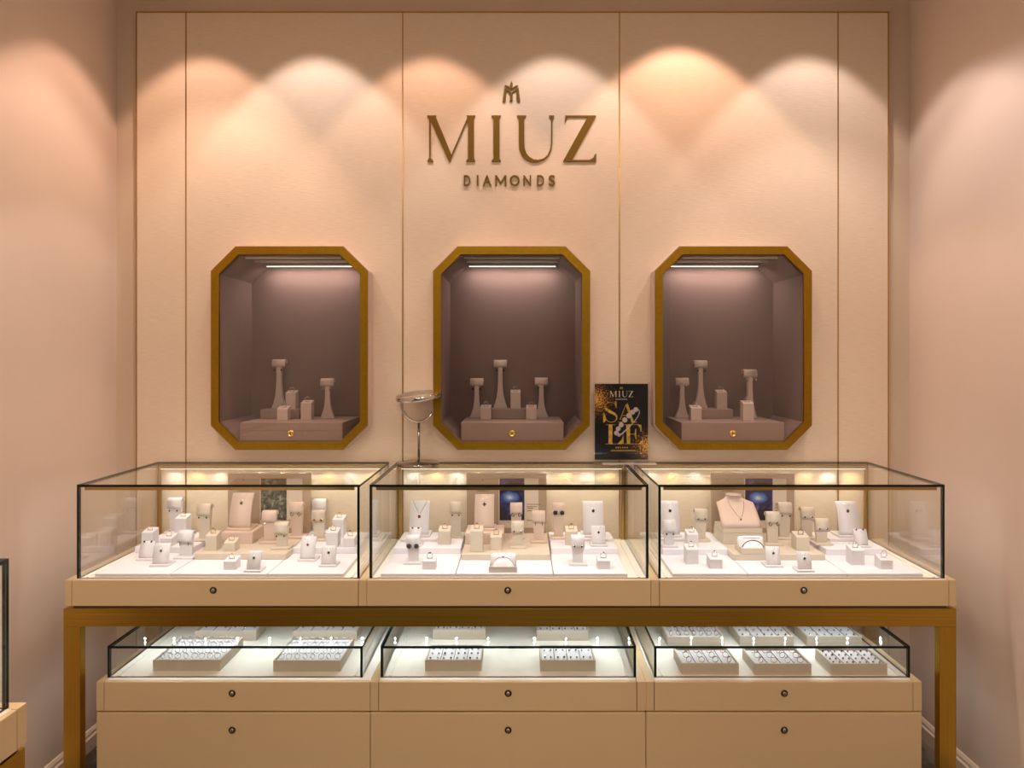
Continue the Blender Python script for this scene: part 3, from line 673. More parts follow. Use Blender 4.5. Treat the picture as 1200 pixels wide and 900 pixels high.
for c in range(3):
    L = []
    for it in items[c]:
        k, px, py, lv, h, wpx, jw, mt = it[:8]
        z = surf(lv); Y = YP(py, z); X = XP(px, Y); wd = wpx*(Y-CY)/F
        y_case = Y
        row = 'front' if lv == 0 else ('back' if (Y > -.2 or lv not in (0, 1)) else 'middle')
        L.append([k, X, Y, z, h, wd, jw, mt, row])
    ranks = {}
    for row in ('front', 'middle', 'back'):
        q = sorted([e for e in L if e[8] == row and e[0] not in 'PL'], key=lambda e: e[1])
        for n, e in enumerate(q): ranks[id(e)] = n
    for e in L:
        k, X, Y, z, h, wd, jw, mt, row = e
        z += .0002
        W = where(c, row, ranks[id(e)]) if k not in 'PL' else ''
        G = ' in the %s glass case' % SD[c]
        if k == 'P':
            dp = .125
            o = MB().box(-wd/2, wd/2, 0, dp, 0, h-.0004, bv=.002).build('display_plinth', mt, None, (X, Y, z))
            tag(o, 'thick cream block carrying the %s at the back of the %s case' % ('necklace bust' if c == 2 else 'large blush pendant easel', SD[c]), 'plinth')
        elif k == 'L':
            o = MB().box(-wd/2, wd/2, 0, .09, 0, h-.0004, bv=.0015).build('display_plinth', mt, None, (X, Y, z))
            tag(o, 'thin white plate under the large pendant easel at the %s of the %s case' % ('left' if X < [-1, 0, 1][c] else 'right', SD[c]), 'plinth')
        elif k == 'E':
            r = make_E((X, Y, z), h, wd, mt)
            kd, st = jw
            tag(r, '%s %s with %s, %s' % (hgt(h), 'earring stand', STW[st]+' '+PN[kd]+' pair' if len(PN[kd].split()) < 2 else STW[st]+' pair', W), 'earring stand', 'earring stands'+G)
            sc_ = {'flower': 1.15, 'stud': 1.25 if st == 'red' else .95}.get(kd, 1.0)
            fy = .027-.0155*1.12
            ez = z+h-(.036 if kd in ('stud', 'flower') else .040)
            for s, nm in ((-1, 'left'), (1, 'right')):
                earring_obj((X+s*wd*.27, Y+fy-.0012, ez), '%s %s %s earring, %s' % (nm, STW[st], PN[kd], W), 'earrings'+G, kd, st, 'silver' if st in ('black', 'clear', 'blue') else 'gold', sc_)
        elif k == 'N':
            r = make_N((X, Y, z), h, wd, mt)
            kd, st = jw
            tag(r, '%s curved easel with %s, %s' % ('tall' if h > .1 else 'short', {'pendant': STW[st]+' pendant', 'chain': 'necklace', 'studs': 'two studs'}[kd], W), 'pendant easel', 'pendant easels'+G)
            if kd == 'studs':
                y, zz = nface(h, wd, .97)
                for s, nm in ((-1, 'left'), (1, 'right')):
                    earring_obj((X+s*wd*.26, Y+y-.0014, z+zz), '%s %s stud earring, %s' % (nm, STW[st], W), 'earrings'+G, 'stud', st, 'silver', .95)
            else:
                t = .72 if (kd == 'pendant' and h > .1) else (.55 if kd == 'chain' else .66)
                y, zz = nface(h, wd, t); yt, zt_ = nface(h, wd, .985)
                nr = empty('necklace', (X, Y, z), 0, '%s with %s stone, %s' % ('fine chain necklace' if kd == 'chain' else 'pendant', STW[st], W), 'necklace', 'pendants'+G)
                hw = wd*(.36 if kd == 'chain' else .20)
                pts = []
                for q in range(13):
                    u = q/6-1; tt = .985-(1-abs(u))*(.985-t-.05); yy, zq = nface(h, wd, tt); pts.append((u*hw, yy-.0009, zq))
                MB().tube(pts, .0006 if kd == 'chain' else .00045, 5).build('chain', 'lockring' if kd == 'chain' else 'silver', nr)
                s = 1.25 if h > .1 else .9
                if kd == 'pendant' and c == 1 and st == 'black' and X < .3:
                    w = MB()
                    for (dx, dz) in ((0, 1), (1, 0), (0, -1), (-1, 0)): w.ball((dx*.0045, y-.003, zz+dz*.0048), .003, n=8, m=6, sq=(.8 if dx == 0 else 1.2, .6, .8 if dz == 0 else 1.25))
                    w.ball((0, y-.0035, zz), .0026); w.build('pendant', st, nr)
                else:
                    MB().ring((0, y-.0025, zz), .0050*s, .0008, n=16, m=5).ball((0, y-.002, zz+.0072*s), .0013).build('setting', 'silver', nr)
                    MB().ball((0, y-.003, zz), .0042*s, n=10, m=8, sq=(.9, .55, 1.15)).build('pendant', st, nr)
        elif k == 'R':
            r = make_R((X, Y, z), h, wd, mt)
            st, mtl = jw[0], jw[1]; big = jw[2] if len(jw) > 2 else 1.0; R = jw[3] if len(jw) > 3 else .0098
            desc = (STW[st]+' stone ring') if st else 'plain open ring'
            tag(r, '%s block with %s, %s' % ('tall' if h > .06 else ('medium' if h > .04 else 'low'), desc, W), 'ring block', 'ring blocks'+G)
            ring_obj((X, Y+wd*.46, z+h+.0046), '%s, %s' % (desc, W), 'rings'+G, mtl, st, R, random.uniform(-.25, .25), big)
        elif k == 'B':
            st, mtl = jw
            r = empty('bracelet_box', (X, Y, z), 0, 'open square box with a satin cushion, %s' % W, 'jewellery box')
            bw, bd, bh = wd/2, .072, .021
            w = MB(); w.box(-bw, bw, 0, bd, 0, .003); w.box(-bw, bw, 0, .003, .003, bh, bv=.0006); w.box(-bw, bw, bd-.003, bd, .003, bh, bv=.0006)
            w.box(-bw, -bw+.003, .003, bd-.003, .003, bh); w.box(bw-.003, bw, .003, bd-.003, .003, bh); w.build('box', mt, r)
            w = MB(); n = 14; yc = bd*.40; hy = bd*.30
            dome = lambda u: .006+.036*math.sqrt(max(0, 1-u*u*.96))
            vs = []; fs = []
            for i in range(n+1):
                u = i/n*2-1
                for j in range(11):
                    v = -1+2*j/10; vs.append((u*(bw-.0065)*(.90 if abs(v) < 1 else 1), yc+v*hy, .004+(dome(u)-.004)*(1-abs(v)**2.4)))
            for i in range(n):
                for j in range(10): a = i*11+j; fs.append((a, a+11, a+12, a+1))
            w.add(vs, fs, 0, True)
            vs = []; fs = []
            for i in range(n+1):
                u = i/n*2-1
                for j in range(11):
                    t_ = PI*j/10; vs.append((u*(bw-.0045), bd-.017-.0125*math.cos(t_)*(1-.3*u**4), .004+.048*math.sin(t_)**.55*(1-.10*abs(u)**6)))
            for i in range(n):
                for j in range(10): a = i*11+j; fs.append((a, a+11, a+12, a+1))
            fs += [tuple(range(11)), tuple(range(n*11, n*11+11))[::-1]]
            w.add(vs, fs, 0, True)
            w.build('cushion', 'satin', r)
            br = empty('bracelet', (X, Y, z), 0, '%s bracelet over the cushion, %s' % ('fine beaded' if c == 1 else 'dark', W), 'bracelet')
            pts = []
            for q in range(19):
                u = (q/18*2-1)*.97; pts.append((u*(bw-.0065)*.90, yc-(.004 if c == 2 else -.004), dome(u)+(.0012 if c == 2 else .001)))
            MB().tube(pts, .0016 if c == 2 else .0007, 6).build('band', 'lockring' if c == 2 else mtl, br)
            w = MB(); nb = 12
            for q in range(1, nb):
                u = (q/nb*2-1)*.8
                if c == 1: w.ball((u*(bw-.008)*.9, yc+.004, dome(u)+.002), .0016 if q != 6 else .0034, n=7, m=5)
                else: w.ball((u*(bw-.008), bd-.0275, .004+.048*.90), .0018, n=7, m=5)
            w.build('bead_row', 'black' if c == 2 else st, br)
        elif k == 'T':
            r = empty('necklace_bust', (X, Y, z), 0, 'blush leather necklace bust at the back of the right glass case', 'necklace bust')
            hb = wd/2
            MB().box(-hb, hb, 0, .115, 0, .018, bv=.0015).build('base', 'cream', r)
            # leaning chest: rows from the bottom edge to the shoulders, then the neck
            rows = [(.0, .018, hb, 0), (.022, .040, hb*1.0, .003), (.050, .066, hb*.985, .006), (.078, .088, hb*.965, .007), (.092, .098, hb*.95, .007),
                    (.100, .105, hb*.66, .009), (.106, .111, hb*.47, .010), (.110, .118, hb*.405, .011), (.113, .124, hb*.40, .011)]
            w = MB(); n = 12; vs = []; fs = []
            for (y, zz, hw, bulge) in rows:
                for j in range(n+1):
                    u = j/n*2-1; vs.append((u*hw, y-bulge*(1-u*u), zz))
            for i in range(len(rows)-1):
                for j in range(n): a = i*(n+1)+j; fs.append((a, a+1, a+n+2, a+n+1))
            o = len(vs)
            for (y, zz, hw, bulge) in rows:
                for j in range(n+1):
                    u = j/n*2-1; vs.append((u*hw, max(y+.006, min(.115, y+.012))+ (bulge*.8*(1-u*u) if bulge > .008 else 0), zz-.001))
            for i in range(len(rows)-1):
                for j in range(n): a = o+i*(n+1)+j; fs.append((a, a+n+1, a+n+2, a+1))
            R_ = len(rows)
            for i in range(R_-1):
                a = i*(n+1); b = (i+1)*(n+1); fs.append((a, b, o+b, o+a)); fs.append((a+n, o+a+n, o+b+n, b+n))
            for j in range(n):
                a = (R_-1)*(n+1)+j; fs.append((a, a+1, o+a+1, o+a)); fs.append((j, o+j, o+j+1, j+1))
            w.add(vs, fs, 0, True); w.build('chest', 'blush', r)
            MB().lathe([(0, 0), (hb*.405, 0), (hb*.405, .003), (0, .004)], 24, (0, 0, 0)).build('neck_top', 'blush', r, (0, .1125, .1235))
            nr = empty('necklace', (X, Y, z), 0, 'fine dark chain necklace with small round pendant on the blush bust', 'necklace')
            def chest(t, u):
                y = t; zz = .018+t*.87 if t < .092 else .098+(t-.092)*1.2
                return y, zz
            cp = [(-.030, .094, .1025), (-.029, .084, .093), (-.022, .066, .078), (-.011, .046, .059), (0, .034, .048), (.011, .046, .059), (.022, .066, .078), (.029, .084, .093), (.030, .094, .1025)]
            MB().tube([(x, y-.0105, zz+.0035) for x, y, zz in cp], .0006, 5).build('chain', 'lockring', nr)
            MB().ball((0, .030-.0085, .050-.003), .0036, sq=(1, .7, 1)).build('pendant', 'lockring', nr)

# information boards
for c, (a, b, pa, pb, kd) in enumerate(((267, 364, 306, 336, 'foliage'), (547, 640.5, 585.5, 614.5, 'moon'), (833.5, 931, 873, 905, 'jewel'))):
    Y = -.052; X = XP((a+b)/2, Y); hw = (b-a)/2*(Y-CY)/F; zt_ = ZP(554.5, Y)
    r = empty('picture_board', (X, Y, ZSTEP+.0002), 0, 'taupe board with %s, at the back of the %s glass case' % (['a grey green picture', 'a blue moonlike picture', 'a blue jewel picture'][c], SD[c]), 'information board', 'taupe boards in the glass cases')
    H = zt_-ZSTEP
    MB().box(-hw, hw, 0, .010, 0, H, bv=.0008).build('backing', 'board', r)
    gx = lambda p: XP(p, Y)-X; gz = lambda p: ZP(p, Y)-ZSTEP
    cr = 634-600+ (b+a)/2
    MB().box(gx(pa-1.2), gx(b-9.5), -.0022, -.0002, gz(618.5), gz(561)).build('card', 'card', r)
    pc = ((gx(pa)+gx(pb))/2, (gz(609.5)+gz(560.5))/2)
    MB().box(gx(pa)-pc[0], gx(pb)-pc[0], -.0015, 0, gz(609.5)-pc[1], gz(560.5)-pc[1]).build('picture', kd, r, (pc[0], -.0024, pc[1]))
    w = MB(); random.seed(3+c)
    x0 = gx(a+8.5)
    w.prism([(gx(a+17.5), gz(563.5)), (gx(a+19.5), gz(563.5)), (gx(a+18.5), gz(561))], -.0006, -.0001, 'y')
    for i, dx in enumerate((0, 1.8, 4.2, 6.9, 10.6, 13, 15.6)):       # title letters too small to read
        w.box(x0+dx*.0034, x0+(dx+1.1)*.0034, -.0006, -.0001, gz(573.6), gz(569.4)); w.box(x0+dx*.0034, x0+(dx+1.9)*.0034, -.0006, -.0001, gz(570.2), gz(569.4))
    for i in range(10): w.box(gx(a+12.5+i*1.35), gx(a+13.3+i*1.35), -.0006, -.0001, gz(576.0), gz(574.9))
    w.build('title_lettering', 'ink', r)
    w = MB()
    for i, (zz, l) in enumerate(((590.5, 14), (593.2, 11), (595, 5), (598, 9), (609.2, 6))):
        x = gx(pb+3)
        while x < gx(pb+3+l):
            ww = random.uniform(.003, .009); w.box(x, x+ww, -.0026, -.0021, gz(zz+.9), gz(zz)); x += ww+.0018
    w.build('text_lines', 'ink', r)

# ---------------------------------------------------------------- things in the niches
def make_T(loc, h, label, group):
    """slender flaring earring pedestal with a rolled head"""
    root = empty('earring_pedestal', loc, 0, label, 'earring stand', group)
    hk = round(h, 3)
    def stem():
        w = MB(); prof = [(.031, 0), (.0295, .004), (.022, hk*.12), (.0155, hk*.24), (.0115, hk*.38), (.0095, hk*.55), (.0092, hk-.03)]
        pr = [(x, z) for x, z in prof]; w.prism(pr+[(-x, z) for x, z in pr[::-1]], .006, .026, 'y', 0, False); return w
    cached(('Ts', hk), stem, 'stem', 'taupe_item', root)
    def head():
        w = MB(); w.prism([(.020+y*1.05, hk-.016+z*.86) for y, z in prof_E_head(.0165, .038)], -.029, .029, 'x', 0, True); return w
    cached(('Th', hk), head, 'head', 'taupe_item', root)
    return root
niche_T = [[(325.8, 'b', 478.5, .217), (383, 'p', 490.5, .175)], [(558.5, 'p', 489.3, .174), (586.2, 'b', 477, .215), (634.5, 'p', 488.5, .176)], [(800, 'p', 489.5, .176), (821.7, 'b', 477.3, .213), (880, 'p', 490.5, .214)]]
niche_R = [[(330.8, 'p', 492.7, .049), (340.5, 'b', 479.6, .070), (358.5, 'p', 492, .0715)], [(569.3, 'p', 491.6, .050), (604.2, 'b', 477.6, .071), (622.7, 'p', 491.7, .050)], [(816, 'p', 492.7, .052), (846.2, 'b', 478.7, .071), (877.2, 'p', 493, .072)]]
niche_B = [(305, 350.5, 491), (572, 618, 489.7), (813, 859, 490.5)]
RH = .040
for i in range(3):
    N_ = '%s niche' % SD[i]
    a, b, py = niche_B[i]; Y = min(YP(py, PLTOP), .12); x0, x1 = XP(a, Y), XP(b, Y)
    o = MB().box(-(x1-x0)/2, (x1-x0)/2, 0, .115, 0, RH, bv=.0015).build('display_riser', 'taupe_mid', None, ((x0+x1)/2, Y, PLTOP+.0002))
    tag(o, 'low taupe riser block standing on the plinth of the %s' % N_, 'riser', 'taupe risers in the niches')
    YR = Y
    for j, (px, s, py, h) in enumerate(niche_T[i]):
        z = PLTOP+(RH+.0004 if s == 'b' else .0002); Y = min(YP(py, z), .20 if s == 'p' else YR+.075); X = XP(px, Y)
        who = '%s pedestal from left in %s' % (ORD[j], N_)
        make_T((X, Y, z), h, 'slender taupe flared earring stand, %s' % who, 'flared pedestals in the niches')
        kd = 'hoop' if (i, j) in ((0, 1), (1, 2), (2, 0), (2, 2)) else 'drop'
        for q, nm in ((-1, 'left'), (1, 'right')):
            earring_obj((X+q*.0155, Y+.020-.0165*1.14-.0015, z+h-.037), '%s %s earring on the %s' % (nm, {'hoop': 'silver hoop', 'drop': 'small dark drop'}[kd], who), 'earrings in the niches', kd, 'black', 'silver', 1.6 if kd == 'hoop' else 1.2)
    for j, (px, s, py, h) in enumerate(niche_R[i]):
        z = PLTOP+(RH+.0004 if s == 'b' else .0002); Y = min(YP(py, z), YR+.05 if s == 'b' else .10); X = XP(px, Y)
        who = '%s block from left in %s' % (ORD[j], N_)
        r = make_R((X, Y, z), h, .044, 'taupe_item', .010, .040); tag(r, 'taupe %s ring block, %s' % ('tall' if h > .06 else 'low', who), 'ring block', 'taupe ring blocks in the niches')
        st = ['clear', 'black', 'red', 'clear', 'black', 'red', 'clear', None, 'clear'][i*3+j]
        ring_obj((X, Y+.018, z+h+.005), '%s on the %s' % ((STW[st]+' stone silver ring') if st else 'plain silver ring', who), 'rings in the niches', 'silver', st, .0105, .1, 1.3)

# ---------------------------------------------------------------- ring trays in the low cabinets
def tray(px0, px1, py_bot, dp, label, cols_, rows_, kind, jl, jg, Yo=None, R=.009):
    z = LZ1; Y = YP(py_bot, z) if Yo is None else Yo
    s = (Y-CY)/F; x0 = CX+(px0-VX)*s; x1 = CX+(px1-VX)*s
    X = (x0+x1)/2; hw = (x1-x0)/2; H = .038
    r = empty('jewellery_tray', (X, Y, z+.0003), 0, label, 'jewellery tray', 'jewellery trays in the low cabinets')
    t = .0055
    w = MB(); w.box(-hw, hw, 0, dp, 0, .006); w.box(-hw, hw, 0, t, .006, H, bv=.001); w.box(-hw, hw, dp-t, dp, .006, H, bv=.001)
    w.box(-hw, -hw+t, t, dp-t, .006, H, bv=.001); w.box(hw-t, hw, t, dp-t, .006, H, bv=.001); w.build('box', 'cream', r)
    MB().box(-hw+t+.0003, hw-t-.0003, t+.0003, dp-t-.0003, .006, H-.007).build('insert', 'pearl', r)
    w = MB(); n = 4
    for i in range(1, n): x = -hw+t+(2*hw-2*t)*i/n; w.box(x-.0009, x+.0009, t+.001, dp-t-.001, H-.007, H-.0055)
    w.build('divider', 'slot' if kind != 'big' else 'cream', r)
    iw = 2*(hw-t); idp = dp-2*t
    metals = ['rose', 'gold', 'silver', 'rose']
    for j in range(rows_):
        for i in range(cols_):
            x = X-hw+t+iw*(i+.5)/cols_+random.uniform(-.002, .002); y = Y+t+idp*(j+.45)/rows_
            if kind in ('ring', 'big'):
                ring_obj((x, y, z+H-.0042), jl, jg, metals[(i+j) % 4] if kind == 'ring' else 'silver', ['clear', 'red', 'clear', None][(i*3+j) % 4] if kind == 'ring' else 'clear', R, random.uniform(-.5, .5), 1.2)
            else:
                e = earring_obj((x, y, z+H-.0022), jl, jg, 'stud', 'clear' if (i+j) % 3 else 'black', 'rose' if kind == 'rose' else 'silver', .8)
                e.rotation_euler = (-PI/2+.35, 0, 0)
LC = ['left low cabinet', 'middle low cabinet', 'right low cabinet']
def TR(side, c): return '%s tray of the %s' % (side, LC[c])
spec = [(179, 258, 786.3, .19, 0, 'front left', 8, 4, 'big', None, .0095), (320, 399, 787, .19, 0, 'front right', 8, 4, 'big', None, .0095),
        (228, 300, 0, .10, 0, 'rear left', 6, 1, 'stud', -.185, .009), (343, 418, 0, .10, 0, 'rear right', 6, 1, 'stud', -.185, .009),
        (498, 564, 786.5, .125, 1, 'front left', 8, 3, 'stud', None, .009), (633, 698, 786.8, .125, 1, 'front right', 8, 2, 'stud', None, .009),
        (507, 569, 749.5, .12, 1, 'rear left', 8, 2, 'stud', None, .009), (629, 690, 751, .12, 1, 'rear right', 8, 2, 'stud', None, .009),
        (799, 866, 790.5, .125, 2, 'front left', 4, 3, 'ring', None, .0095), (884, 951, 791, .125, 2, 'front middle', 4, 3, 'ring', None, .0095), (974, 1040, 791, .125, 2, 'front right', 8, 4, 'rose', None, .009),
        (782, 848, 757.5, .13, 2, 'rear left', 7, 3, 'ring', None, .0085), (867, 930, 757.5, .13, 2, 'rear middle', 7, 3, 'rose', None, .009), (946, 1010, 757.5, .13, 2, 'rear right', 7, 3, 'stud', None, .009)]
for (a, b, py, dp, c, nm, co, ro, kd, yo, R) in spec:
    W = TR(nm, c)
    jn = {'big': 'silver ring with clear stone', 'ring': 'small gold or silver ring', 'stud': 'small silver stud earring', 'rose': 'small rose gold stud earring'}[kd]
    tray(a, b, py, dp, 'open cream jewellery tray with white insert, %s of the %s' % (nm, LC[c]), co, ro, kd, '%s lying in the %s' % (jn, W), '%s in the %s' % ('rings' if kd in ('big', 'ring') else 'earrings', W), yo, R)

# ---------------------------------------------------------------- table mirror
mr = empty('table_mirror', (XP(490, -.088), -.090, UTOP+.0004), 0, 'round chrome table mirror tipped nearly flat, standing on the middle glass case', 'mirror')
MB().lathe([(0, 0), (.082, 0), (.083, .002), (.083, .009), (.080, .0115), (.012, .0125), (.008, .018), (0, .018)], 48).build('base', 'chrome_dark_reflect', mr)
MB().tube([(.003, 0, .012), (.003, 0, .172)], .0048, 14).build('stem', 'chrome_dark_reflect', mr)
cr_, ht = .0815, .272; ang = math.radians(36)
pts = [(.003+cr_*math.cos(a)*math.cos(ang), cr_*math.cos(a)*math.sin(ang), ht+.100*math.sin(a)) for a in [PI+PI*i/24 for i in range(25)]]
MB().tube(pts, .0056, 10).build('yoke', 'chrome', mr)
head = bpy.data.objects.new('mirror_head', None)
w = MB(); w.lathe([(.0, -.004), (.088, -.004), (.0905, -.002), (.0915, .003), (.0915, .012), (.088, .015), (.0865, .0085), (0, .0085)], 48)
hd = w.build('mirror_head', 'chrome', mr, (.003, 0, ht-.003), (math.radians(6), math.radians(-5.5), 0))
MB().lathe([(0, .0088), (.0855, .0088), (.0855, .0092), (0, .0092)], 48).build('mirror_glass', 'mirror', hd)

# ---------------------------------------------------------------- sale poster
PYY = -.062
pr = empty('sale_poster', (XP(728, PYY), PYY, UTOP+.0004), 0, 'black and gold sale poster in clear acrylic stand, on the glass cases before the wall', 'poster')
px0, pz0 = XP(728, PYY), UTOP
PZ = lambda y: ZP(y, PYY)-pz0+.009; PXX = lambda x: XP(x, PYY)-px0
MB().box(PXX(697.0), PXX(759.4), -.0005, .0015, PZ(541.5), PZ(452.5)).build('print', 'poster', pr)
for (y0, y1) in ((-.0055, -.0025), (.0030, .0060)):
    MB().box(PXX(695.8), PXX(760.4), y0, y1, .003, PZ(451.0), mis=(1, 1, 0, 1, 0, 1)).build('acrylic_sheet', ['acrylic', 'acrylic_edge'], pr)
MB().box(PXX(706), PXX(769), -.016, .016, 0, .0028, mis=(0, 0, 1, 1, 1, 1)).build('acrylic_foot', ['acrylic', 'acrylic_edge'], pr)
pf = lambda x, y: (PXX(700+x/18), PZ(470+y/18))
sl = lambda x, y: (PXX(714.8+(x-302)*27/594), PZ(460.9+(y-407)*7.1/163))
plates('shop_lettering', sum([LET[k_] for k_ in 'MIUZ'], []) , 'poster_pale', pr, sl, -.0012, .0006)
se = lambda x, y: (PXX(726.3+(x-566)*3.6/65), PZ(455.6+(y-286)*3.2/72))
plates('emblem', emblem(), 'poster_gold', pr, se, -.0012, .0006)
text_mesh('subtitle_lettering', 'DIAMONDS', 1, 'poster_pale', pr, PXX(721.5), PXX(735), PZ(471.4), PZ(469.8), -.0010, .0006, .0, 1.2)
S_ = ribbon([(150, 170), (185, 215), (240, 258), (310, 292), (370, 325), (402, 365)], [14, 48, 62, 55, 50, 34]) + ribbon([(402, 365), (412, 400), (398, 445), (360, 480), (310, 494), (255, 488), (210, 465), (180, 430)], [34, 26, 16, 12, 10, 9, 10, 14]) \
   + [[(125, 300), (152, 310), (190, 440), (165, 470), (150, 497), (122, 497)]] + ribbon([(150, 172), (165, 125), (210, 90), (270, 75), (330, 85), (375, 110)], [14, 12, 9, 8, 7, 7]) + [[(372, 55), (402, 55), (405, 195), (392, 195), (372, 120)]]
A_ = [[(600, 140), (640, 90), (735, 380), (668, 350)]] + ribbon([(610, 110), (550, 255), (480, 440)], [6, 12, 14]) + ribbon([(525, 352), (690, 352)], 9) + [[(668, 350), (735, 380), (770, 480), (830, 490), (830, 500), (700, 500), (715, 480)]] + ribbon([(440, 492), (540, 492)], 9)
L_ = [[(236, 548), (318, 548), (316, 948), (236, 948)]] + ribbon([(175, 546), (375, 546)], 9) + ribbon([(170, 952), (500, 952)], 10) + [[(430, 948), (515, 860), (548, 760), (552, 955), (430, 955)]]
E_ = [[(608, 548), (692, 530), (690, 948), (625, 948)]] + ribbon([(560, 546), (860, 544)], 9) + [[(840, 540), (925, 548), (935, 690), (908, 690), (895, 610)]] + ribbon([(690, 745), (800, 745)], 12) + [[(805, 635), (818, 635), (820, 860), (805, 850), (790, 775), (770, 750), (790, 725)]] + ribbon([(570, 952), (940, 952)], 10) + [[(870, 950), (940, 880), (960, 800), (965, 955)]]
for g_ in (S_, A_, L_, E_): plates('sale_letter', g_, 'poster_gold', pr, pf, -.0012, .0006)
w = MB()
for (x, y, r_) in ((812, 228, 50), (742, 280, 52), (665, 355, 55), (578, 445, 55), (503, 550, 52), (440, 632, 50), (400, 722, 50), (455, 762, 38)):
    q = []
    for a in range(24): rr = r_*(1+.07*math.cos(a*PI/12*8)); q.append(pf(x+rr*math.cos(a*PI/12), y+rr*math.sin(a*PI/12)))
    w.prism(q, -.0020, -.0013, 'y')
for q in ribbon([(840, 205), (880, 245), (888, 300), (850, 385), (770, 490), (680, 590), (590, 670), (510, 745), (450, 775)], [16, 16, 16, 15, 14, 16, 26, 34, 20]): w.prism([pf(*p) for p in q], -.0020, -.0013, 'y')
w.build('bracelet_print', 'poster_stone', pr)
w = MB()
for i, x in enumerate((721.3, 723.8, 726.4, 729.2, 731.8, 734.4)): w.box(PXX(x), PXX(x+1.3), -.0010, -.0006, PZ(528.0), PZ(526.5))
for i in range(15): x = 716+i*1.95; w.box(PXX(x), PXX(x+1.1), -.0010, -.0006, PZ(531.6), PZ(529.9))
w.build('small_lettering', 'poster_gold', pr)

# ---------------------------------------------------------------- lights
def light(kind, name, loc, energy, col, rot=(0, 0, 0), parent=None, **kw):
    ld = bpy.data.lights.new(name, kind); ld.energy = energy; ld.color = col
    for k_, v in kw.items(): setattr(ld, k_, v)
    o = bpy.data.objects.new(name, ld); C.objects.link(o); o.location = loc; o.rotation_euler = rot; o.parent = parent
    return o
WARM, COOL, MID = (1, .62, .47), (1, .86, .84), (1, .75, .60)
def aim(o, t):
    d = Vector(t)-Vector(o.location); o.rotation_euler = d.to_track_quat('-Z', 'Y').to_euler()
def downlight(x, y, e, col, target, label, cone=80, soft=.02, blend=.22):
    r = empty('downlight', (x, y, CEIL), 0, label, 'downlight', 'recessed downlights')
    MB().lathe([(.034, 0), (.050, 0), (.050, -.006), (.036, -.004)], 24).build('trim_ring', 'steel', r)
    MB().lathe([(0, -.0005), (.033, -.0005), (.033, -.002), (0, -.002)], 20).build('lens', 'led_dim', r)
    o = light('SPOT', 'downlight_beam', (x, y, CEIL-.03), e, col, spot_size=math.radians(cone), spot_blend=blend, shadow_soft_size=soft)
    aim(o, target)
for i, (px, e, col, up) in enumerate(((240, 23, WARM, 0), (370, 25, COOL, 0), (505, 23, WARM, 0), (650, 22, COOL, 0), (795, 33, WARM, 1), (945, 22, COOL, 0))):
    x = XP(px, 0); y = -.30
    downlight(x, y, e, col, (x, y+.02, 0) if not up else (x, y+.06, 0), 'recessed downlight before the back wall, %s from left' % ORD[i], 80 if not up else 85)
for i, (x, y, col) in enumerate(((WL+.45, -.42, MID), (WL+.45, -1.25, MID), (WL+.45, -1.8, MID), (WR-.45, -.52, COOL), (WR-.45, -1.15, MID), (WR-.45, -1.8, MID))):
    downlight(x, y, 27, col, (x, y, 0), 'recessed downlight along the %s wall, %s from the back' % ('left' if x < 0 else 'right', ORD[i % 3]), 78, .03, .35)
# broad soft ambient fill: light panels added on the unseen part of the ceiling
for i, (x, y) in enumerate(((-.8, -2.6), (.8, -2.6), (0, -4.0))):
    r = empty('fill_panel', (x, y, CEIL), 0, 'added square fill light panel on the unseen ceiling, %s' % ['left', 'right', 'rear'][i], 'ceiling light', 'added fill light panels')
    MB().box(-.32, .32, -.32, .32, -.02, -.0005, bv=.002).build('frame', 'steel', r)
    MB().box(-.29, .29, -.29, .29, -.024, -.0202).build('diffuser', 'led_dim', r)
    light('AREA', 'fill_light', (x, y, CEIL-.03), 12, (1, .80, .62), shape='SQUARE', size=.55)
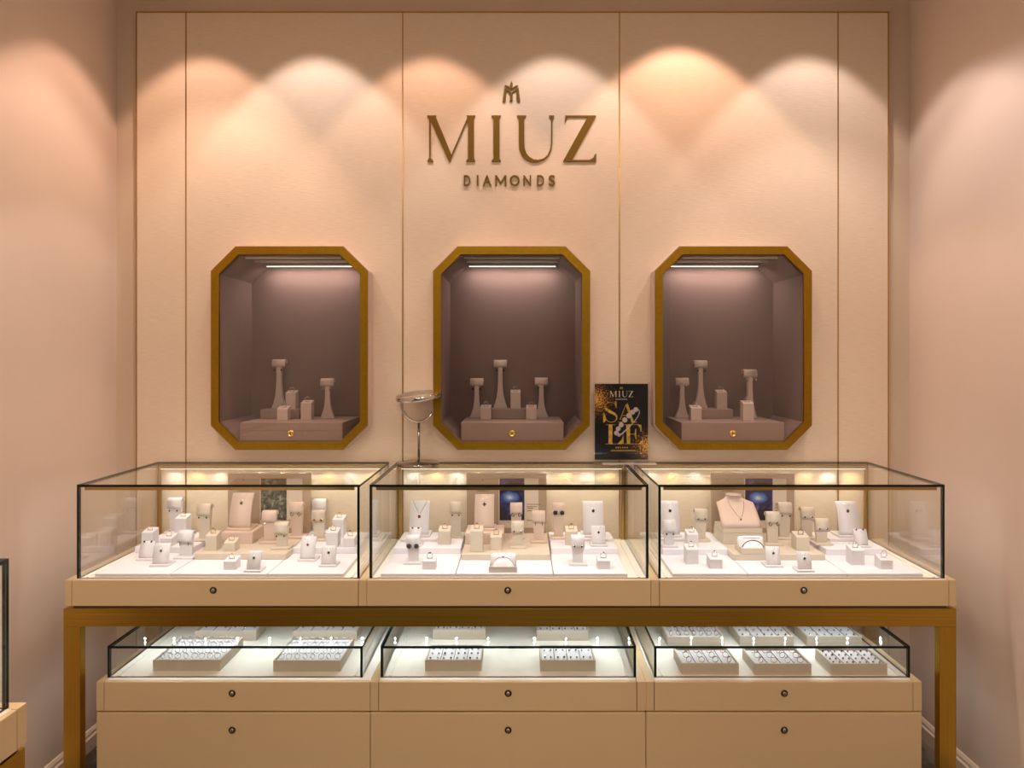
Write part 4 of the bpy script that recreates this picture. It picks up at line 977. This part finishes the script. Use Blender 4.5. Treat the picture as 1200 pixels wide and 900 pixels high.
# case lights
for i, (a, b, g0, g1, cp, lk) in enumerate(U):
    o = light('AREA', 'case_front_light', ((g0+g1)/2, -.477, 1.083), 1.02, (.90, .94, 1), (math.radians(18), 0, 0), shape='RECTANGLE', size=g1-g0-.08, size_y=.006)
    n = 10
    for q in range(n):
        x = g0+.07+(g1-g0-.14)*q/(n-1)
        light('SPOT', 'case_rear_lamp', (x, -.036, 1.066), .30, (1, .88, .46) if q % 2 else (.80, .95, 1), (math.radians(4), 0, 0), spot_size=2.6, spot_blend=.7, shadow_soft_size=.004)
light('AREA', 'case_front_light', (-1.09, -1.88, 1.083), 1.2, (1, .93, .82), (0, math.radians(38), 0), shape='RECTANGLE', size=.006, size_y=1.0)
for (c, hw, zt, zb) in NCH:
    light('AREA', 'niche_light', (c, .192, zt-.052), .9, (1, .86, .78), (math.radians(12), 0, 0), shape='RECTANGLE', size=.38, size_y=.008)
    light('AREA', 'niche_light', (c, -.025, zt-.052), .12, (1, .86, .78), (math.radians(15), 0, 0), shape='RECTANGLE', size=.38, size_y=.008)

wd_ = bpy.data.worlds.new('world'); sc.world = wd_; wd_.use_nodes = True
bg = wd_.node_tree.nodes['Background']; bg.inputs[1].default_value = .27
_N = wd_.node_tree.nodes; _L = wd_.node_tree.links
_tc = _N.new('ShaderNodeTexCoord'); _nz = _N.new('ShaderNodeTexNoise'); _nz.inputs['Scale'].default_value = 2.6; _nz.inputs['Detail'].default_value = 3
_r = _N.new('ShaderNodeValToRGB'); _r.color_ramp.elements[0].position = .40; _r.color_ramp.elements[0].color = (.10, .07, .05, 1)
_r.color_ramp.elements[1].position = .62; _r.color_ramp.elements[1].color = (1.9, 1.60, 1.20, 1)
_L.new(_tc.outputs['Generated'], _nz.inputs['Vector']); _L.new(_nz.outputs['Fac'], _r.inputs[0]); _L.new(_r.outputs[0], bg.inputs[0])

sc.view_settings.view_transform = 'Standard'; sc.view_settings.look = 'None'; sc.view_settings.exposure = 0.0; sc.view_settings.gamma = 1.0
sc.view_settings.use_curve_mapping = False
sc.cycles.transparent_max_bounces = 32
sc.cycles.max_bounces = 10
sc.cycles.use_denoising = True
sc.cycles.sample_clamp_indirect = 4
